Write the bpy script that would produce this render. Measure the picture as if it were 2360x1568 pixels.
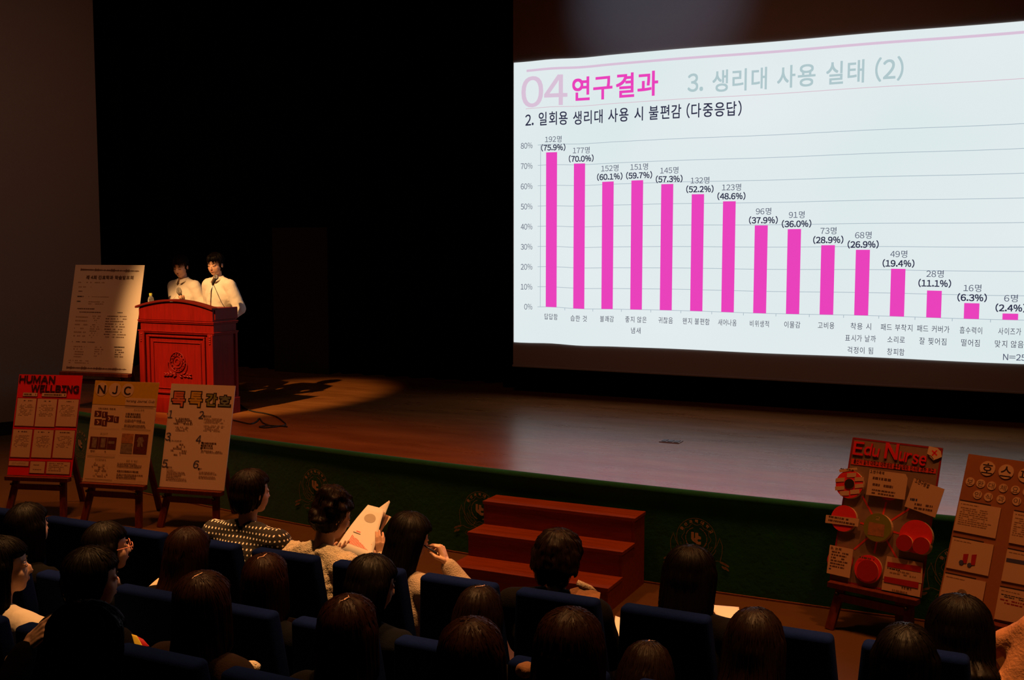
import bpy, bmesh, math, random
from mathutils import Vector, Matrix, noise, Quaternion
random.seed(7)
PI = math.pi
V = Vector
for o in list(bpy.data.objects):
    bpy.data.objects.remove(o)
SC = bpy.context.scene
COL = SC.collection

# ------------------------------------------------------------------ camera
CAM_H, FOC, YAW, PIT = 2.4, 2500.0, math.radians(26), math.atan(215 / 2500)
cd = bpy.data.cameras.new('camera'); cam = bpy.data.objects.new('camera', cd); COL.objects.link(cam)
cd.sensor_width = 36; cd.lens = 36 * FOC / 2360; cd.clip_start = .05; cd.clip_end = 100
cam.location = (0, 0, CAM_H); cam.rotation_euler = (PI / 2 - PIT, 0, YAW)
SC.camera = cam
SC.view_settings.view_transform = 'Standard'; SC.view_settings.look = 'None'
SC.view_settings.gamma = 1; SC.view_settings.use_curve_mapping = False
SC.view_settings.exposure = 0.0

# ------------------------------------------------------------------ world and lamps
w = bpy.data.worlds.new('hall_ambience'); SC.world = w; w.use_nodes = True
w.node_tree.nodes['Background'].inputs[0].default_value = (0.012, 0.006, 0.004, 1)
w.node_tree.nodes['Background'].inputs[1].default_value = 0.15

def lamp(name, kind, loc, target, power, col, **kw):
    l = bpy.data.lights.new(name, kind); l.energy = power; l.color = col
    for k, v in kw.items(): setattr(l, k, v)
    o = bpy.data.objects.new(name, l); COL.objects.link(o); o.location = loc
    o.rotation_euler = (V(target) - V(loc)).to_track_quat('-Z', 'Y').to_euler()
    return o
WARM = (1.0, 0.25, 0.055)
# follow spot on the lectern, hung over the audience
lamp('lectern_spot', 'SPOT', (-7.45, 2.6, 6.7), (-7.80, 9.66, .7), 4700, (1, .50, .17), spot_size=math.radians(15.2), spot_blend=.6, shadow_soft_size=.06)
# row of dimmed tungsten downlights over the front of the hall
for x in (-9.0, -6.6, -4.2, -1.8, .6):
    lamp('downlight_lamp', 'SPOT', (x, 6.45, 7.4), (x, 6.0, 0), 470, WARM, spot_size=math.radians(60), spot_blend=.8, shadow_soft_size=.22)
# brighter lamps straight above the first rows
for x in (-4.9, -3.2, -1.5, .2):
    lamp('row_lamp', 'SPOT', (x, 3.7, 7.2), (x, 3.85, 0), 1800, (1, .46, .15), spot_size=math.radians(31), spot_blend=.75, shadow_soft_size=.15)
# stray light of the projector on the black margin of the screen
lamp('projector_lamp', 'SPOT', (-3.4, 1.0, 7.2), (-3.75, 11.2, 5.05), 700, (.55, .70, 1.0), spot_size=math.radians(13), spot_blend=1.0, shadow_soft_size=.1)
lamp('side_wall_fill', 'SPOT', (-7.5, 4.5, 7.6), (-11.8, 9.6, 1.6), 170, (1, .5, .28), spot_size=math.radians(75), spot_blend=1, shadow_soft_size=.5)  # added fill, stands in for bounced light on the left wall
lamp('screen_front_fill', 'SPOT', (-2.5, 5.0, 7.6), (-2.6, 11.2, 1.4), 120, (1, .42, .25), spot_size=math.radians(60), spot_blend=1, shadow_soft_size=.4)  # added fill that lifts the dim screen margin, no visible source

# ------------------------------------------------------------------ geometry of the view: pixel of the 2360x1568 photograph -> point
_s, _c = math.sin(YAW), math.cos(YAW)
_Fh = V((-_s, _c, 0)); _R = V((_c, _s, 0)); _Z = V((0, 0, 1))
_F = _Fh * math.cos(PIT) - _Z * math.sin(PIT); _U = _Fh * math.sin(PIT) + _Z * math.cos(PIT)
EYE = V((0, 0, CAM_H))
def ray(px, py): return _F * FOC + _R * (px - 1180) + _U * (784 - py)
def atY(px, py, Y): r = ray(px, py); return EYE + r * (Y / r.y)
def atZ(px, py, z): r = ray(px, py); return EYE + r * ((z - CAM_H) / r.z)
def onplane(px, py, P, N): r = ray(px, py); return EYE + r * ((P - EYE).dot(N) / r.dot(N))

# ------------------------------------------------------------------ materials
def srgb(r, g, b):
    f = lambda c: (c / 255 / 12.92) if c / 255 <= .04045 else ((c / 255 + .055) / 1.055) ** 2.4
    return (f(r), f(g), f(b))
def mat(name, col, rough=.6, metal=0., var=.12, scale=30, bump=0., bscale=None, spec=.5, emit=None, trans=0, coat=0, sheen=0):
    m = bpy.data.materials.new(name); m.use_nodes = True; nt = m.node_tree; b = nt.nodes['Principled BSDF']
    b.inputs['Roughness'].default_value = rough; b.inputs['Metallic'].default_value = metal
    b.inputs['Specular IOR Level'].default_value = spec; b.inputs['Transmission Weight'].default_value = trans
    b.inputs['Coat Weight'].default_value = coat
    b.inputs['Sheen Weight'].default_value = sheen
    tc = nt.nodes.new('ShaderNodeTexCoord')
    n = nt.nodes.new('ShaderNodeTexNoise'); n.inputs['Scale'].default_value = scale; n.inputs['Detail'].default_value = 4
    nt.links.new(tc.outputs['Object'], n.inputs['Vector'])
    mx = nt.nodes.new('ShaderNodeMix'); mx.data_type = 'RGBA'
    c = (*col, 1)
    mx.inputs[6].default_value = tuple(min(1, v * (1 - var)) for v in col) + (1,)
    mx.inputs[7].default_value = tuple(min(1, v * (1 + var)) for v in col) + (1,)
    nt.links.new(n.outputs['Fac'], mx.inputs[0]); nt.links.new(mx.outputs[2], b.inputs['Base Color'])
    if bump:
        n2 = nt.nodes.new('ShaderNodeTexNoise'); n2.inputs['Scale'].default_value = bscale or scale * 3; n2.inputs['Detail'].default_value = 3
        nt.links.new(tc.outputs['Object'], n2.inputs['Vector'])
        bp = nt.nodes.new('ShaderNodeBump'); bp.inputs['Strength'].default_value = bump; bp.inputs['Distance'].default_value = .01
        nt.links.new(n2.outputs['Fac'], bp.inputs['Height']); nt.links.new(bp.outputs[0], b.inputs['Normal'])
    if emit:
        b.inputs['Base Color'].default_value = (0, 0, 0, 1)
        for l in list(b.inputs['Base Color'].links): nt.links.remove(l)
        b.inputs['Emission Color'].default_value = (*col, 1); b.inputs['Emission Strength'].default_value = emit
        b.inputs['Specular IOR Level'].default_value = 0
    return m
def wood(name, c1, c2, rough=.4, scale=3, axis=0, coat=.2, bump=.1):
    m = bpy.data.materials.new(name); m.use_nodes = True; nt = m.node_tree; b = nt.nodes['Principled BSDF']
    tc = nt.nodes.new('ShaderNodeTexCoord'); mp = nt.nodes.new('ShaderNodeMapping')
    s = [14, 14, 14]; s[axis] = 1.2; mp.inputs['Scale'].default_value = s
    n = nt.nodes.new('ShaderNodeTexNoise'); n.inputs['Scale'].default_value = scale; n.inputs['Detail'].default_value = 6; n.inputs['Distortion'].default_value = .6
    r = nt.nodes.new('ShaderNodeValToRGB'); r.color_ramp.elements[0].color = (*c1, 1); r.color_ramp.elements[1].color = (*c2, 1)
    r.color_ramp.elements[0].position = .3; r.color_ramp.elements[1].position = .7
    nt.links.new(tc.outputs['Object'], mp.inputs[0]); nt.links.new(mp.outputs[0], n.inputs['Vector'])
    nt.links.new(n.outputs['Fac'], r.inputs[0]); nt.links.new(r.outputs[0], b.inputs['Base Color'])
    b.inputs['Roughness'].default_value = rough; b.inputs['Coat Weight'].default_value = coat; b.inputs['Coat Roughness'].default_value = .25; b.inputs['Specular IOR Level'].default_value = .22
    bp = nt.nodes.new('ShaderNodeBump'); bp.inputs['Strength'].default_value = bump; bp.inputs['Distance'].default_value = .004
    nt.links.new(n.outputs['Fac'], bp.inputs['Height']); nt.links.new(bp.outputs[0], b.inputs['Normal'])
    return m
M = {}
M['stage_floor'] = None
M['hall_floor'] = mat('hall_floor_lino', (.135, .082, .025), .6, var=.15, scale=6, bump=.05)
M['wall'] = mat('painted_plaster', (.34, .27, .24), .9, var=.05, scale=40, bump=.15, bscale=220)
M['black'] = mat('black_velvet', (.0035, .0035, .004), 1, var=.3, scale=8, spec=.05)
M['black2'] = mat('dark_hall_black', (.008, .006, .006), .95, var=.3, scale=8, spec=.1)  # near-black stands in for the unlit hall and keeps walls from bouncing
M['darkboard'] = mat('dim_board', (.035, .026, .018), .8, var=.1, spec=.1)
M['skirt'] = mat('green_skirt_cloth', (.003, .145, .075), .8, var=.35, scale=9, bump=.25, bscale=30, sheen=.25, spec=.2)
M['cream_print'] = mat('cream_print', (.62, .5, .36), .8)
M['cream_thin'] = mat('cream_thin_print', (.30, .27, .17), .8)
M['stair_wood'] = wood('stair_mahogany', (.22, .046, .006), (.34, .076, .011), .6, axis=0, coat=.03, bump=.03)
M['lectern_wood'] = wood('lectern_mahogany', (.15, .003, .0012), (.22, .0045, .0015), .55, axis=2, coat=.06)
M['lectern_dark'] = wood('lectern_rim', (.09, .004, .002), (.14, .007, .003), .55, axis=0, coat=.05)
M['easel'] = wood('easel_stained_pine', (.10, .022, .010), (.19, .045, .02), .55, axis=2, coat=.05)
M['fabric_screen'] = mat('screen_fabric', (.42, .36, .34), .95, var=.04, scale=60)
M['seat'] = mat('blue_seat_plush', (.0018, .0065, .048), .95, var=.25, scale=60, bump=.3, bscale=400, spec=.05)
M['seat_hard'] = mat('seat_black_plastic', (.012, .012, .014), .5)
M['metal'] = mat('chrome', (.7, .7, .68), .18, metal=1, var=.02)
M['dark_metal'] = mat('black_metal', (.02, .02, .02), .4, metal=.6)
M['mesh'] = mat('mic_grille', (.45, .44, .42), .45, metal=.9, bump=.6, bscale=900)
M['rubber'] = mat('black_rubber', (.01, .01, .01), .6)
M['water'] = mat('clear_plastic', (.9, .95, .92), .05, trans=.9, var=.01)
M['capgreen'] = mat('yellow_green_cap', (.55, .62, .08), .4)
M['skin'] = mat('skin', (.62, .36, .25), .5, var=.08, scale=25)
M['skin_pink'] = mat('pink_nail', (.8, .25, .25), .3)
M['lips'] = mat('lips', (.48, .17, .12), .5)
M['lash'] = mat('lashes', (.015, .008, .006), .8)
M['shirt'] = mat('white_cotton', (.74, .69, .62), .85, var=.04, scale=20, bump=1.0, bscale=11)
M['cream_shirt'] = mat('cream_cotton', (.72, .62, .5), .85, var=.05, scale=20, bump=.7, bscale=12)
M['hair_black'] = mat('black_hair', (.0030, .0016, .0013), .5, var=.5, scale=60, spec=.10)
M['hair_brown'] = mat('dark_brown_hair', (.0065, .0022, .0013), .5, var=.5, scale=60, spec=.11)
M['hair_auburn'] = mat('auburn_hair', (.013, .0034, .0015), .5, var=.5, scale=60, spec=.12)
M['coat_black'] = mat('black_wool', (.0028, .0022, .0020), .95, var=.3, bump=.3, bscale=200, spec=.1)
M['coat_navy'] = mat('navy_wool', (.0025, .003, .005), .95, var=.3, bump=.3, bscale=200, spec=.1)
M['coat_brown'] = mat('brown_wool', (.012, .006, .004), .95, var=.3, bump=.3, bscale=200, spec=.1)
M['tan'] = mat('tan_suede', (.20, .085, .035), .9, var=.15, bump=.3)
M['beige_knit'] = mat('beige_knit', (.36, .27, .2), .95, var=.2, bump=.6, bscale=160)
M['rust'] = mat('rust_knit', (.42, .17, .07), .9, var=.15, bump=.4)
M['fluffy'] = mat('cream_fleece', (.66, .55, .40), .95, var=.35, scale=70, bump=1.0, bscale=160)
M['white_paper'] = mat('white_paper', (.80, .77, .72), .8, var=.02)
M['cream_paper'] = mat('cream_paper', (.72, .62, .46), .8, var=.02)
M['card_paper'] = mat('card_paper', (.66, .52, .38), .8, var=.04, scale=12)
M['programme'] = mat('programme_paper', (.52, .46, .40), .85, var=.03)
M['ink'] = mat('black_ink', (.02, .012, .012), .7)
M['ink_soft'] = mat('grey_print', (.30, .20, .13), .8)
M['ink_mid'] = mat('brown_print', (.12, .07, .05), .8)
M['red_board'] = mat('red_card', (.85, .015, .02), .6, var=.05)
M['maroon'] = mat('maroon_foam', (.045, .004, .006), .7)
M['red_edge_and_shadow'] = mat('dark_red_card_and_shadow', (.30, .01, .012), .6)  # edging colour, also the painted shadow round the red poster's cards
M['pink_disc'] = mat('pink_foam', (.85, .03, .04), .6)
M['red_disc'] = mat('deep_red_foam', (.42, .008, .012), .6)
M['orange_red'] = mat('orange_red_card', (.75, .06, .02), .6)
M['grey_board'] = mat('taupe_board', (.25, .19, .15), .75, var=.1)
M['kraft'] = mat('kraft_board', (.34, .15, .06), .8, var=.1)
M['yellow'] = mat('yellow_card', (.66, .48, .03), .7)
M['olive'] = mat('olive_disc', (.20, .27, .012), .6)
M['green_print'] = mat('green_print', (.28, .34, .05), .7)
M['teal_print'] = mat('teal_print', (.20, .30, .26), .7)
M['salmon'] = mat('salmon_print', (.75, .22, .12), .7)
M['blue_print'] = mat('blue_print', (.05, .07, .22), .7)
M['photo_dark'] = mat('dark_photo_print', (.12, .03, .03), .5, var=.6, scale=40)
M['photo_warm'] = mat('warm_photo_print', (.42, .22, .10), .5, var=.7, scale=30)
M['photo_grey'] = mat('grey_photo_print', (.25, .22, .19), .5, var=.7, scale=40)
M['pen'] = mat('dark_blue_pen', (.02, .03, .06), .3)
M['pie'] = mat('grey_pie_print', (.42, .36, .28), .7)

def stage_mat():
    m = bpy.data.materials.new('worn_stage_lino'); m.use_nodes = True; nt = m.node_tree; b = nt.nodes['Principled BSDF']
    tc = nt.nodes.new('ShaderNodeTexCoord'); mp = nt.nodes.new('ShaderNodeMapping'); mp.inputs['Scale'].default_value = (.35, 1.3, 1)
    n = nt.nodes.new('ShaderNodeTexNoise'); n.inputs['Scale'].default_value = 3; n.inputs['Detail'].default_value = 8; n.inputs['Roughness'].default_value = .65
    nt.links.new(tc.outputs['Object'], mp.inputs[0]); nt.links.new(mp.outputs[0], n.inputs['Vector'])
    r = nt.nodes.new('ShaderNodeValToRGB'); r.color_ramp.elements[0].color = (.20, .072, .016, 1); r.color_ramp.elements[1].color = (.31, .122, .032, 1)
    r.color_ramp.elements[0].position = .35; r.color_ramp.elements[1].position = .65
    nt.links.new(n.outputs['Fac'], r.inputs[0]); nt.links.new(r.outputs[0], b.inputs['Base Color'])
    n3 = nt.nodes.new('ShaderNodeTexNoise'); n3.inputs['Scale'].default_value = 5; n3.inputs['Detail'].default_value = 5
    nt.links.new(mp.outputs[0], n3.inputs['Vector'])
    rr = nt.nodes.new('ShaderNodeMapRange'); rr.inputs[3].default_value = .22; rr.inputs[4].default_value = .36
    nt.links.new(n3.outputs['Fac'], rr.inputs[0]); nt.links.new(rr.outputs[0], b.inputs['Roughness'])
    b.inputs['Specular IOR Level'].default_value = .42
    mp2 = nt.nodes.new('ShaderNodeMapping'); mp2.inputs['Scale'].default_value = (1.5, 9, 1); nt.links.new(tc.outputs['Object'], mp2.inputs[0])
    n2 = nt.nodes.new('ShaderNodeTexNoise'); n2.inputs['Scale'].default_value = 5; n2.inputs['Detail'].default_value = 5; nt.links.new(mp2.outputs[0], n2.inputs['Vector'])
    bp = nt.nodes.new('ShaderNodeBump'); bp.inputs['Strength'].default_value = .28; bp.inputs['Distance'].default_value = .006
    nt.links.new(n2.outputs['Fac'], bp.inputs['Height']); nt.links.new(bp.outputs[0], b.inputs['Normal'])
    return m
M['stage_floor'] = stage_mat()
def dots_mat():
    m = mat('polka_dot_knit', (.012, .008, .006), .9, var=.3, bump=.2)
    nt = m.node_tree; b = nt.nodes['Principled BSDF']
    uv = nt.nodes.new('ShaderNodeUVMap'); uv.uv_map = 'UVMap'
    sx = nt.nodes.new('ShaderNodeSeparateXYZ'); nt.links.new(uv.outputs[0], sx.inputs[0])
    def mth(op, a, bb=None):
        n = nt.nodes.new('ShaderNodeMath'); n.operation = op
        for i, v in enumerate((a, bb)):
            if v is None: continue
            if isinstance(v, (int, float)): n.inputs[i].default_value = v
            else: nt.links.new(v, n.inputs[i])
        return n.outputs[0]
    P = .026
    row = mth('FLOOR', mth('DIVIDE', sx.outputs[1], P))
    sh = mth('MULTIPLY', mth('MODULO', mth('ABSOLUTE', row), 2), .5)
    fx = mth('SUBTRACT', mth('FRACT', mth('ADD', mth('DIVIDE', sx.outputs[0], P * .85), sh)), .5)
    fy = mth('SUBTRACT', mth('FRACT', mth('DIVIDE', sx.outputs[1], P)), .5)
    d = mth('SQRT', mth('ADD', mth('POWER', mth('ABSOLUTE', fx), 2), mth('POWER', mth('ABSOLUTE', fy), 2)))
    on = mth('LESS_THAN', d, .19)
    mx = nt.nodes.new('ShaderNodeMix'); mx.data_type = 'RGBA'
    mx.inputs[6].default_value = (.012, .008, .006, 1); mx.inputs[7].default_value = (.8, .72, .62, 1)
    nt.links.new(on, mx.inputs[0]); nt.links.new(mx.outputs[2], b.inputs['Base Color'])
    return m
M['dots'] = dots_mat()

# ------------------------------------------------------------------ mesh helpers
class MB:
    def __init__(s): s.v = []; s.f = []; s.m = []; s.mats = []
    def mi(s, m):
        if m is None: return 0
        if m not in s.mats: s.mats.append(m)
        return s.mats.index(m)
    def add(s, vs, fs, m=None, T=None):
        k = len(s.v); s.v += [tuple(T @ V(p)) if T else tuple(p) for p in vs]
        i = s.mi(m)
        for f in fs: s.f.append(tuple(k + j for j in f)); s.m.append(i)
        return s
    def box(s, c, d, m=None, T=None, taper=1, topy=None):
        x, y, z = d[0] / 2, d[1] / 2, d[2] / 2; cx, cy, cz = c
        vs = [(cx + a * x * (taper if q > 0 else 1), cy + b * y * (taper if q > 0 else 1), cz + q * z) for q in (-1, 1) for a, b in ((-1, -1), (1, -1), (1, 1), (-1, 1))]
        return s.add(vs, [(3, 2, 1, 0), (4, 5, 6, 7), (0, 1, 5, 4), (1, 2, 6, 5), (2, 3, 7, 6), (3, 0, 4, 7)], m, T)
    def beam(s, p0, p1, wx, wy, m=None, up=(0, 1, 0), w2=None):
        p0, p1 = V(p0), V(p1); d = (p1 - p0).normalized(); a = V(up).cross(d).normalized(); b = d.cross(a)
        vs = []
        for p, k in ((p0, 1), (p1, w2 or 1)):
            for i, j in ((-1, -1), (1, -1), (1, 1), (-1, 1)): vs.append(p + a * (wx / 2 * i * k) + b * (wy / 2 * j * k))
        return s.add(vs, [(3, 2, 1, 0), (4, 5, 6, 7), (0, 1, 5, 4), (1, 2, 6, 5), (2, 3, 7, 6), (3, 0, 4, 7)], m)
    def prism(s, pts, z0, z1, m=None, T=None):
        n = len(pts)
        a = sum(pts[i][0] * pts[(i + 1) % n][1] - pts[(i + 1) % n][0] * pts[i][1] for i in range(n))
        if a < 0: pts = pts[::-1]
        vs = [(p[0], p[1], z0) for p in pts] + [(p[0], p[1], z1) for p in pts]
        fs = [tuple(range(n - 1, -1, -1)), tuple(range(n, 2 * n))] + [(i, (i + 1) % n, n + (i + 1) % n, n + i) for i in range(n)]
        return s.add(vs, fs, m, T)
    def tube(s, pts, r, m=None, n=8, cap=True, T=None):
        pts = [V(p) for p in pts]; rr = r if isinstance(r, (list, tuple)) else [r] * len(pts)
        vs = []; a = None
        for i, p in enumerate(pts):
            d = (pts[min(i + 1, len(pts) - 1)] - pts[max(i - 1, 0)]).normalized()
            if a is None: a = d.orthogonal().normalized()
            else: a = (a - d * a.dot(d)).normalized()
            b = d.cross(a)
            for k in range(n): t = 2 * PI * k / n; vs.append(p + (a * math.cos(t) + b * math.sin(t)) * rr[i])
        fs = [(i * n + k, i * n + (k + 1) % n, (i + 1) * n + (k + 1) % n, (i + 1) * n + k) for i in range(len(pts) - 1) for k in range(n)]
        if cap: fs += [tuple(range(n - 1, -1, -1)), tuple(range((len(pts) - 1) * n, len(pts) * n))]
        return s.add(vs, fs, m, T)
    def lathe(s, prof, m=None, n=20, T=None):
        vs = [(r * math.cos(2 * PI * k / n), r * math.sin(2 * PI * k / n), z) for r, z in prof for k in range(n)]
        fs = [(i * n + k, i * n + (k + 1) % n, (i + 1) * n + (k + 1) % n, (i + 1) * n + k) for i in range(len(prof) - 1) for k in range(n)]
        fs += [tuple(range(n - 1, -1, -1)), tuple(range((len(prof) - 1) * n, len(prof) * n))]
        return s.add(vs, fs, m, T)
    def ell(s, c, r, m=None, T=None, n=14, k=9):
        vs = [(c[0], c[1], c[2] - r[2])]
        for i in range(1, k):
            t = PI * i / k - PI / 2
            for j in range(n): u = 2 * PI * j / n; vs.append((c[0] + r[0] * math.cos(t) * math.cos(u), c[1] + r[1] * math.cos(t) * math.sin(u), c[2] + r[2] * math.sin(t)))
        vs.append((c[0], c[1], c[2] + r[2])); L = len(vs) - 1
        fs = [(0, 1 + (j + 1) % n, 1 + j) for j in range(n)]
        fs += [(1 + i * n + j, 1 + i * n + (j + 1) % n, 1 + (i + 1) * n + (j + 1) % n, 1 + (i + 1) * n + j) for i in range(k - 2) for j in range(n)]
        fs += [(L, 1 + (k - 2) * n + j, 1 + (k - 2) * n + (j + 1) % n) for j in range(n)]
        return s.add(vs, fs, m, T)
    def cap(s, p0, p1, r0, r1, m=None, n=12):
        p0, p1 = V(p0), V(p1); d = p1 - p0
        if d.length < 1e-6: return s.ell(p0, (r0,) * 3)
        d.normalize(); pts, rr = [], []
        for t in (-90, -60, -30, 0): a = math.radians(t); pts.append(p0 + d * (r0 * math.sin(a))); rr.append(max(r0 * math.cos(a), 1e-4))
        for t in (0, 30, 60, 90): a = math.radians(t); pts.append(p1 + d * (r1 * math.sin(a))); rr.append(max(r1 * math.cos(a), 1e-4))
        vs = []; a = d.orthogonal().normalized(); b = d.cross(a)
        for p, r in zip(pts, rr):
            for k in range(n): t = 2 * PI * k / n; vs.append(p + (a * math.cos(t) + b * math.sin(t)) * r)
        fs = [(i * n + k, i * n + (k + 1) % n, (i + 1) * n + (k + 1) % n, (i + 1) * n + k) for i in range(len(pts) - 1) for k in range(n)]
        fs += [tuple(range(n - 1, -1, -1)), tuple(range((len(pts) - 1) * n, len(pts) * n))]
        return s.add(vs, fs, m)
    def ribbon(s, pts, wd, m=None, T=None, z=0., closed=False):      # flat line in local xy
        pts = [V((p[0], p[1], 0)) for p in pts]; n = len(pts); vs = []
        for i in range(n):
            a, b = (pts[(i - 1) % n], pts[(i + 1) % n]) if closed else (pts[max(i - 1, 0)], pts[min(i + 1, n - 1)])
            d = (b - a).normalized(); q = V((-d.y, d.x, 0)) * wd / 2
            vs += [pts[i] + q + V((0, 0, z)), pts[i] - q + V((0, 0, z))]
        fs = [(2 * i + 1, 2 * i + 3, 2 * i + 2, 2 * i) for i in range(n - 1)]
        if closed: fs.append((2 * n - 1, 1, 0, 2 * n - 2))
        return s.add(vs, fs, m, T)
    def mesh(s, name):
        me = bpy.data.meshes.new(name); me.from_pydata([tuple(p) for p in s.v], [], s.f)
        for m in s.mats: me.materials.append(m)
        if len(s.mats) > 1: me.polygons.foreach_set('material_index', s.m)
        me.update(); return me
    def build(s, name, m=None, parent=None, smooth=False):
        me = s.mesh(name)
        if m is not None and not s.mats: me.materials.append(m)
        return link(name, me, parent, smooth)
def link(name, me, parent=None, smooth=False):
    o = bpy.data.objects.new(name, me); COL.objects.link(o)
    if parent: o.parent = parent
    if smooth: me.polygons.foreach_set('use_smooth', [True] * len(me.polygons))
    return o
def bake(o, *mods):      # apply modifiers to the object's mesh
    for t, kw in mods:
        md = o.modifiers.new(t, t)
        for k, v in kw.items(): setattr(md, k, v)
    dg = bpy.context.evaluated_depsgraph_get(); me = bpy.data.meshes.new_from_object(o.evaluated_get(dg))
    old = o.data; o.modifiers.clear(); o.data = me; me.name = old.name; bpy.data.meshes.remove(old)
    return o
def tag(o, label=None, cat=None, group=None, kind=None):
    for k, v in (('label', label), ('category', cat), ('group', group), ('kind', kind)):
        if v: o[k] = v
    return o
def thing(name, label, cat, loc=(0, 0, 0), rz=0., group=None, mtx=None):
    o = bpy.data.objects.new(name, None); COL.objects.link(o); o.empty_display_size = .1
    if mtx is not None: o.matrix_world = mtx
    else: o.location = loc; o.rotation_euler = (0, 0, rz)
    return tag(o, label, cat, group)
def struct(o): return tag(o, kind='structure')

_txt = {}
def glyph(ch):
    """one character of the built-in font as vertices and faces; Latin signs are taken in their full-width form, which has the plain strokes of a screen font"""
    if ch not in _txt:
        c = bpy.data.curves.new('t', 'FONT'); c.body = chr(ord(ch) + 0xFEE0) if 33 <= ord(ch) <= 126 else ch; c.resolution_u = 5; c.size = 1
        o = bpy.data.objects.new('t', c); me = o.to_mesh()
        vs = [v.co.copy() for v in me.vertices]; fs = [tuple(p.vertices) for p in me.polygons]
        o.to_mesh_clear(); bpy.data.objects.remove(o); bpy.data.curves.remove(c)
        _txt[ch] = (vs, fs, min(v.x for v in vs), max(v.x for v in vs)) if vs else (vs, fs, 0, .3)
    return _txt[ch]
_lay = {}
def text_mesh(body, bold=0., shear=0.):
    key = (body, bold, shear)
    if key in _lay: return _lay[key]
    vs, fs, x = [], [], 0.
    for ch in body:
        if ch == ' ': x += .34; continue
        v, f, a, b = glyph(ch); wd = b - a
        if ch.isdigit(): adv = .60; off = x + (adv - wd) / 2 - a
        elif ord(ch) < 127: adv = wd + .12; off = x + .06 - a
        else: adv = .98; off = x + (adv - wd) / 2 - a
        shifts = [(0, 0)]
        if bold: shifts = [(a_ * bold, b_ * bold) for a_, b_ in ((-1, -1), (1, -1), (1, 1), (-1, 1), (0, 0))] + ([(bold, 0), (-bold, 0), (0, bold), (0, -bold)] if bold > .04 else [])
        for j, (dx, dy) in enumerate(shifts):
            k = len(vs); vs += [V((p.x + off + dx + shear * p.y, p.y + dy, j * 2e-5)) for p in v]; fs += [tuple(k + i for i in q) for q in f]
        x += adv
    xs = [v.x for v in vs]; ys = [v.y for v in vs]
    _lay[key] = (vs, fs, min(xs), max(xs), min(ys), max(ys)); return _lay[key]
def put_text(mb, body, x0, y0, x1, y1, m=None, T=None, bold=0., z=0., extr=0., shear=0.):
    """fit the words into the rectangle x0..x1, y0..y1 of a local plane"""
    vs, fs, a, b, c, d = text_mesh(body, bold, shear)
    f = lambda v, zz: (x0 + (v.x - a) / (b - a) * (x1 - x0), y0 + (v.y - c) / (d - c) * (y1 - y0), zz + v.z)
    mb.add([f(v, z + extr) for v in vs], fs, m, T)
    if extr:
        n = len(vs); ed = {}
        for q in fs:
            for i in range(len(q)): e = (q[i], q[(i + 1) % len(q)]); ed[e] = 1
        rim = [e for e in ed if (e[1], e[0]) not in ed]
        mb.add([f(v, z + extr) for v in vs] + [f(v, z) for v in vs], [(e[1], e[0], e[0] + n, e[1] + n) for e in rim], m, T)
def dashes(mb, x0, y0, x1, y1, rows, m, z, dens=.8, hgt=.45, ragged=.3, center=False, T=None):
    """rows of print too small to read"""
    ph = (y1 - y0) / rows
    for r in range(rows):
        y = y1 - (r + .5) * ph; w_ = (x1 - x0) * (1 - ragged * random.random())
        x = x0 + ((x1 - x0 - w_) / 2 if center else 0); xe = x + w_
        while x < xe:
            l = min(random.uniform(.006, .022), xe - x)
            if random.random() < dens: mb.add([(x, y - ph * hgt / 2, z), (x + l, y - ph * hgt / 2, z), (x + l, y + ph * hgt / 2, z), (x, y + ph * hgt / 2, z)], [(0, 1, 2, 3)], m, T)
            x += l + random.uniform(.002, .006)

# ================================================================== THE SETTING
ST = .70                                                    # stage height
def arcY(x): return 7.26 + .0148 * (x + 1.7) ** 2
fl = MB(); fl.box((-4, 3, -.05), (28, 22, .1)); struct(fl.build('floor', M['hall_floor']))
ce = MB(); ce.box((-4, 3, 8.05), (28, 22, .1)); struct(ce.build('ceiling', M['black2']))
wb = MB(); wb.box((-4, 12.6, 4), (28, .2, 8)); struct(wb.build('wall_back', M['black2']))
wr = MB(); wr.box((7.2, 3, 4), (.2, 22, 8)); struct(wr.build('wall_right', M['black2']))
wf = MB(); wf.box((-4, -7, 4), (28, .2, 8)); struct(wf.build('wall_front', M['black2']))
# splayed left wall, ending at the stage opening
A = V((-11.27, 10.62, 0)); d = V((-.44, -.898, 0)).normalized(); B = A + d * 16.5; nrm = V((-d.y, d.x, 0))
if nrm.x > 0: nrm = -nrm
wl = MB(); wl.prism([(A.x, A.y), (B.x, B.y), (B.x + nrm.x * .3, B.y + nrm.y * .3), (A.x + nrm.x * .3, A.y + nrm.y * .3)], 0, 8)
struct(wl.build('wall_left', M['wall']))
bb = MB(); q = -nrm * .018
bb.prism([(A.x, A.y), (B.x, B.y), (B.x + q.x, B.y + q.y), (A.x + q.x, A.y + q.y)], 0, .17); struct(bb.build('baseboard_left', M['rubber']))
# the stage deck
xs = [-9.9 + i * (14.5 / 58) for i in range(59)]
front = [(x, arcY(x)) for x in xs]
deck = front + [(4.6, 12.4), (-12.9, 12.4), (-12.9, 10.95), (-11.12, 10.95), (-11.14, 10.6), (-11.42, 10.1)]
sg = MB(); sg.prism(deck, 0, ST - .0005); stage = tag(sg.build('stage_platform', M['stage_floor']), 'wide low stage with a worn scuffed lino floor, bowed towards the hall', 'stage')
# seating terraces
for k, (y1, z) in enumerate(((3.2, .1), (2.48, .22), (1.75, .36), (1.05, .5))):
    t = MB(); t.box((-3.5, (y1 - 6.8) / 2, z / 2 + .001), (15, y1 + 6.8, z)); struct(t.build('floor_terrace', M['hall_floor']))
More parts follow.
